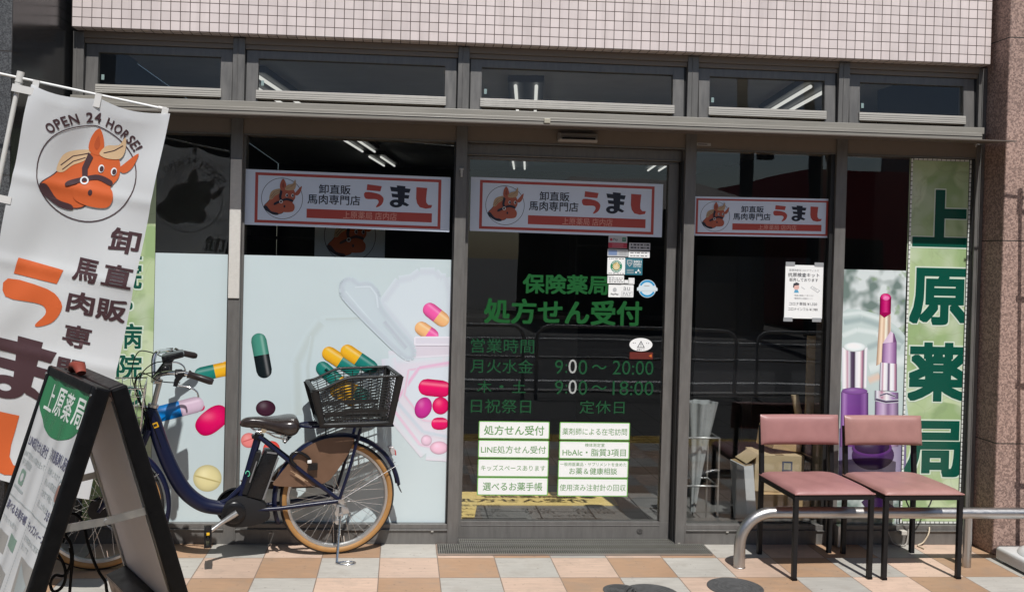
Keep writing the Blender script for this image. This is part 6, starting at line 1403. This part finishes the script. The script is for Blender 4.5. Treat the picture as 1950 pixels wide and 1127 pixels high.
rt = root('counter', (0.6, 4.0, 0)); tag(rt, 'dim grey pharmacy counter deep behind the sliding door', 'counter')
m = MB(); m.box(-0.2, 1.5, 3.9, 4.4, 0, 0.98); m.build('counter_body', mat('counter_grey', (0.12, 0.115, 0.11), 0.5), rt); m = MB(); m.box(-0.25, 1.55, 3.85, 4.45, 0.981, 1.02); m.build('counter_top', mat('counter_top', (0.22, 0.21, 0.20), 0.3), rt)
# horse banner hanging inside behind the left shop banner
p, q = onY(600, 425, 0.30), onY(738, 494, 0.30)
hf = root('hanging_banner', ((p.x+q.x)/2, 0.30, 0.75), (0, 0, 0)); tag(hf, 'white horse banner hanging inside behind the window left of the door', 'banner')
A = Art(lambda u, v, l: Vector((p.x+u*0.40, 0.30-0.001-l*0.0004, 1.93-v*0.40)))
A.rect(0, 1, 0, 2.9, CLO, 0); horse(A, 0.50, 0.62, 0.37, 1, -1, 0.022, FPAL)
s_ = 'OPEN 24 HORSE!'; acc = 0; wid = dict(O=.95, P=.68, E=.62, N=.88, H=.86, R=.72, S=.62, **{'2': .66, '4': .72, ' ': .42, '!': .30}); tot = sum(wid[c] for c in s_)
for chx in s_:
    w_ = wid[chx]; t = R(-59)+R(118)*(acc+w_/2)/tot; acc += w_
    if chx != ' ': A.text(chx, 0.5+0.45*math.sin(t)-w_*0.028, 0.5+0.45*math.sin(t)+w_*0.028, 0.62-0.45*math.cos(t)+0.045, 0.62-0.45*math.cos(t)-0.045, FBR, 2, 0.03, 1.0, t)
A.build('cloth', hf)
# yellow mat lying inside the door
m = MB(); m.prism([(-0.1, 0.42, 0.0005), (0.24, 0.42, 0.0005), (0.29, 0.80, 0.0005), (1.20, 0.80, 0.0005), (1.22, 1.12, 0.0005), (-0.1, 1.12, 0.0005)], (0, 0, 0.005)); tag(m.build('door_mat', mat('yellow_mat', (0.72, 0.54, 0.20), 0.7, var=0.08)), 'yellow mat on the shop floor inside the sliding door', 'mat')
# dark board behind the right window
a, b = onY(1328, 470, 0.55), onY(1536, 758, 0.55)
rt = root('display_board', ((a.x+b.x)/2, 0.55, 0)); tag(rt, 'black board on a stand behind the window with the paper notice', 'board')
m = MB(); m.box(a.x, b.x, 0.55, 0.58, b.z, 1.62); m.build('board', mat('black_board', (0.008, 0.008, 0.009), 0.4), rt); m = MB(); m.box((a.x+b.x)/2-0.03, (a.x+b.x)/2+0.03, 0.60, 0.64, 0.0, 1.2); m.build('stand_post', M['black_paint'], rt)
# boxes behind the left chair
CB = mat('cardboard', (0.50, 0.34, 0.18), 0.8, var=0.1, vscale=15); CB2 = mat('pale_cardboard', (0.52, 0.40, 0.245), 0.8, var=0.08)
def carton(x0, x1, y0, y1, z0, z1, mt, label, rz=0.0, lab=None, tilt=0.0):
    c = Vector(((x0+x1)/2, (y0+y1)/2, z0)); Mx = Matrix.Translation(c) @ Matrix.Rotation(rz, 4, 'Z') @ Matrix.Rotation(tilt, 4, 'Y') @ Matrix.Translation(-c)
    rt = root('cardboard_box', tuple(c)); tag(rt, label, 'box', 'cardboard boxes inside the right window')
    m = MB(); m.box(x0, x1, y0, y1, z0, z1, 0, Mx); m.build('carton', mt, rt, bevel=0.003)
    m = MB(); m.box((x0+x1)/2-0.025, (x0+x1)/2+0.025, y0-0.0012, y1, z1+0.0005, z1+0.0012, 0, Mx); m.build('tape', mat('parcel_tape', (0.42, 0.30, 0.17), 0.25), rt)
    if lab:
        A = Art(lambda u, v, l: Mx @ Vector((u, y0-0.0008-l*0.0006, v)))
        lab(A); A.build('print', rt)
a, b = onY(1452, 945, 0.20), onY(1548, 1000, 0.20)
PR = pm('print_red_label', (0.42, 0.05, 0.05)); PKW = pm('print_pink_paper', (0.66, 0.48, 0.48))
def lb1(A): A.rect(a.x+0.07, a.x+0.165, 0.135, 0.168, PKW, 1); A.text('取扱注意', a.x+0.075, a.x+0.16, 0.140, 0.163, PR, 2, 0.02)
carton(a.x, a.x+0.30, 0.20, 0.46, 0.001, 0.235, CB, 'lowest brown cardboard box with a red label behind the left chair', 0.05, lb1)
def lb2(A): A.rect(a.x+0.14, a.x+0.20, 0.36, 0.42, pm('print_box_ink', (0.10, 0.11, 0.16)), 1); A.rect(a.x+0.15, a.x+0.19, 0.37, 0.41, pm('print_box_paper', (0.45, 0.40, 0.30)), 2); A.rect(a.x+0.06, a.x+0.25, 0.305, 0.325, PR, 1)
carton(a.x-0.02, a.x+0.27, 0.24, 0.46, 0.2375, 0.455, CB2, 'pale cardboard box resting on the lowest box behind the left chair', -0.10, lb2)
carton(a.x+0.05, a.x+0.25, 0.27, 0.44, 0.475, 0.60, CB, 'small tilted cardboard box, topmost of the stack behind the left chair', 0.25, None, 0.16)
WP = mat('white_parcel', (0.62, 0.63, 0.64), 0.6, var=0.06)
carton(a.x-0.085, a.x-0.025, 0.22, 0.40, 0.02, 0.40, WP, 'white parcel standing on end left of the cardboard stack', 0.12, None, -0.10)
for fx, fz_, sg, fr in ((a.x-0.02, 0.458, 1, 0.6), (a.x+0.27, 0.458, -1, 0.35)):
    m = MB(); Mx = Matrix.Translation((fx, 0.24, fz_)) @ Matrix.Rotation(-sg*fr, 4, 'Y'); m.box(-0.09 if sg > 0 else 0.0, 0.0 if sg > 0 else 0.09, -0.02, 0.16, 0.0, 0.004, 0, Mx)
    tag(m.build('carton_flap', CB2), ('loose pale cardboard flap sticking out left from the box stack', 'loose pale cardboard flap sticking out right from the box stack')[sg < 0], 'cardboard')
p = onY(1522, 800, 0.30); m = MB(); m.tube([(p.x+0.02, 0.31, 0.60), (p.x-0.02, 0.33, 0.80)], 0.022, 14); tag(m.build('cardboard_tube', CB2, smooth=50), 'short beige cardboard tube sticking up above the left chair back', 'tube')
a, b = onY(1540, 622, 0.25), onY(1577, 705, 0.25)
m = MB(); m.box(a.x, a.x+0.12, 0.25, 0.27, 0.7, 1.16); tag(m.build('beige_panel', CB2), 'beige panel standing upright behind the window above the left chair', 'panel')
m = MB(); m.box(a.x+0.01, a.x+0.11, 0.25, 0.40, 0.001, 0.699); tag(m.build('side_cabinet', shelf_m), 'dark narrow cabinet under the beige panel inside', 'cabinet')
# umbrella stand
ux, uy = onY(1325, 930, 0.30).x, 0.30
rt = root('umbrella_stand', (ux, uy, 0)); tag(rt, 'wire umbrella stand inside, between the door and the left chair', 'umbrella stand')
m = MB()
for z in (0.02, 0.28, 0.56): m.tube([(ux-0.10, uy-0.10, z), (ux+0.10, uy-0.10, z), (ux+0.10, uy+0.10, z), (ux-0.10, uy+0.10, z)], 0.006, 8, 0, True)
for sx in (-1, 1):
    for sy in (-1, 1): m.cyl((ux+sx*0.10, uy+sy*0.10, 0), (ux+sx*0.10, uy+sy*0.10, 0.56), 0.006, 8)
m.build('wire_frame', M['alu'], rt, smooth=60)
UMB = mat('milky_vinyl', (0.50, 0.52, 0.52), 0.3, var=0.12, trans=0.3)
for k, (ox, tx) in enumerate(((-0.02, 0.045),)):
    rt = root('umbrella', (ux+ox, uy, 0.03)); tag(rt, 'furled milky umbrella in the wire stand between the door and the left chair', 'umbrella')
    d = Vector((tx, 0.0, 0.74)); b0_ = Vector((ux+ox, uy, 0.03))
    m = MB(); vs = []
    def fu(u, v): 
        r_ = (0.016+0.070*v**1.3)*(1+0.12*math.sin(u*2*math.pi*7+v*2)); return b0_+d*(0.10+0.88*v)+Vector((r_*math.cos(u*2*math.pi), r_*math.sin(u*2*math.pi), 0))
    m.grid(fu, 72, 10); m.build('canopy', UMB, rt, smooth=60)
    m = MB(); m.cyl(b0_, b0_+d*0.90, 0.005, 8); m.build('shaft', M['alu'], rt, smooth=60)
# adapters and leads at the foot of the green sign
def lead(pts, r, mt, label, name='power_lead'):
    m = MB(); m.tube(spl(pts, 6, False), r, 8); return tag(m.build(name, mt, smooth=60), label, 'cable')
P = lambda x, y, Y: tuple(onY(x, y, Y))
lead([P(1770, 1003, 0.0), P(1768, 1016, -0.02), P(1758, 1032, -0.02), tuple(onZ(1748, 1040)+Vector((0, 0, 0.006))), tuple(onZ(1760, 1046)+Vector((0, 0, 0.006)))], 0.004, mat('cream_lead', (0.55, 0.46, 0.34), 0.5), 'cream lead dropping from the green sign to the paving')
lead([P(1724, 948, -0.02), P(1733, 968, -0.05), P(1752, 985, -0.06), P(1768, 965, -0.05), P(1776, 946, -0.02)], 0.004, M['black_plastic'], 'black lead hanging in a loop before the green sign')
lead([P(1688, 1003, 0.0), P(1694, 1020, -0.01), P(1700, 1032, -0.02), P(1712, 1038, -0.03), P(1726, 1034, -0.02), P(1730, 1005, 0.0)], 0.004, mat('grey_lead', (0.30, 0.28, 0.25), 0.5), 'grey lead between the power plugs behind the right chair')
p = onY(1712, 1012, -0.01); m = MB(); m.box(p.x, p.x+0.035, -0.036, -0.0045, p.z-0.012, p.z+0.012); tag(m.build('power_adapter', mat('pale_adapter', (0.52, 0.49, 0.44), 0.45), bevel=0.003), 'pale power adapter on the base rail behind the right chair', 'adapter')
p = onY(1605, 985, -0.005); m = MB(); m.box(p.x-0.05, p.x, -0.055, -0.006, 0.004, 0.122); tag(m.build('metal_bracket', M['alu'], bevel=0.003), 'bent grey metal bracket on the paving between the chairs', 'bracket')

# ------------------------------------------------------------------ the street behind the camera (seen in the glass)
def guard(x0, x1, label):
    rt = root('guard_pipe', ((x0+x1)/2, -5.35, 0)); tag(rt, label, 'guard rail', 'guard pipes along the kerb')
    m = MB(); GP = mat('guard_brown', (0.45, 0.44, 0.42), 0.5)
    for zt, ins in ((0.78, 0.0), (0.42, 0.10)):
        r_ = 0.16 if ins == 0 else 0.0
        if ins == 0: m.tube([(x0, -5.35, 0), (x0, -5.35, zt-r_)]+[(x0+r_-r_*math.cos(R(t)), -5.35, zt-r_+r_*math.sin(R(t))) for t in range(10, 91, 10)]+[(x1-r_+r_*math.sin(R(t)), -5.35, zt-r_+r_*math.cos(R(t))) for t in range(0, 91, 10)]+[(x1, -5.35, 0)], 0.021, 10)
        else: m.cyl((x0, -5.35, zt), (x1, -5.35, zt), 0.016, 10)
    m.build('pipe', GP, rt, smooth=60)
for i, (x0, lab) in enumerate(((-3.8, 'bent guard pipe by the kerb, far left of the camera'), (-1.1, 'bent guard pipe by the kerb, behind the bicycle side'), (1.35, 'bent guard pipe by the kerb, opposite the right window'), (3.9, 'bent guard pipe by the kerb, opposite the granite pillar'))): guard(x0, x0+2.3, lab)
def house(x0, x1, y0, y1, h, wall, label, roof=None, rh=1.2, nm='house'):
    rt = root(nm, ((x0+x1)/2, (y0+y1)/2, 0)); tag(rt, label, 'house', 'buildings across the street')
    m = MB(); m.box(x0, x1, y0, y1, -0.09, h); wl = m.build('wall', wall, rt)
    if roof:
        m = MB(); ym = (y0+y1)/2; e = 0.5
        m.add([(x0-e, y0-e, h), (x1+e, y0-e, h), (x1+e, y1+e, h), (x0-e, y1+e, h), (x0+1.0, ym, h+rh), (x1-1.0, ym, h+rh)], [(0, 1, 5, 4), (2, 3, 4, 5), (1, 2, 5), (3, 0, 4), (0, 3, 2, 1)]); m.build('roof', roof, rt)
    wg = mat('house_window', (0.03, 0.035, 0.04), 0.1); n = max(1, int((x1-x0)/2.2))
    for i in range(n):
        for z in ([1.0] if h < 4.5 else [1.0, 4.0]):
            if z+1.2 < h: cx = x0+(i+0.5)*(x1-x0)/n; m = MB(); m.box(cx-0.6, cx+0.6, y1+0.001, y1+0.03, z, z+1.2); m.build('window', wg, rt)
DW = mat('dark_house_wall', (0.035, 0.034, 0.034), 0.8, var=0.15, vscale=2); BW = mat('brown_house_wall', (0.13, 0.11, 0.09), 0.8, var=0.1, vscale=2); RF = mat('brown_roof_tile', (0.085, 0.055, 0.04), 0.6, var=0.2, vscale=6); RD_ = mat('red_shop_wall', (0.50, 0.05, 0.06), 0.6); GW = mat('grey_block_wall', (0.16, 0.16, 0.165), 0.8, var=0.1)
house(-30, -13.5, -26, -17, 6.5, DW, 'tall dark grey building across the street at far left'); house(-13, 1.2, -27, -17.5, 4.9, DW, 'long dark building across the street facing the left windows')
house(3.4, 8.6, -24, -17, 2.8, BW, 'low brown house with a hipped tile roof across the street', RF, 1.0); house(9.9, 15.2, -25, -17.5, 3.9, RD_, 'red-walled shop across the street', None); house(16.2, 27, -26, -17.5, 6.0, GW, 'grey block across the street at far right')
POL = mat('pole_concrete', (0.10, 0.098, 0.094), 0.8)
for i, (x, lab) in enumerate(((7.55, 'concrete utility pole before the low brown house'), (9.15, 'concrete utility pole with crossarms beside the red shop'), (-8.5, 'concrete utility pole before the long dark building'))):
    rt = root('utility_pole', (x, -15.6, 0)); tag(rt, lab, 'utility pole', 'utility poles across the street')
    m = MB(); m.tube([(x, -15.6, -0.09), (x, -15.6, 9.5)], [0.17, 0.11], 14); m.build('pole', POL, rt, smooth=60)
    m = MB(); m.box(x-0.8, x+0.8, -15.79, -15.69, 4.9, 5.0); m.build('crossarm', POL, rt)
    m = MB(); m.cyl((x+0.42, -15.6, 3.9), (x+0.42, -15.6, 4.5), 0.2, 14); m.build('transformer', POL, rt, smooth=60)
for k, (z, y, lab) in enumerate(((5.05, -15.72, 'second overhead wire'), (5.6, -15.9, 'third overhead wire'), (6.6, -15.7, 'top overhead wire'), (4.4, -15.4, 'thick overhead phone cable'))):
    m = MB(); m.tube([(x, y, z-0.5*math.sin(math.pi*((x+40) % 12)/12)) for x in range(-40, 41, 2)], 0.03 if k == 3 else 0.018, 6); tag(m.build('overhead_wire', M['black_plastic'], smooth=60), lab+' strung along the far side of the street', 'wire', 'overhead wires across the street')
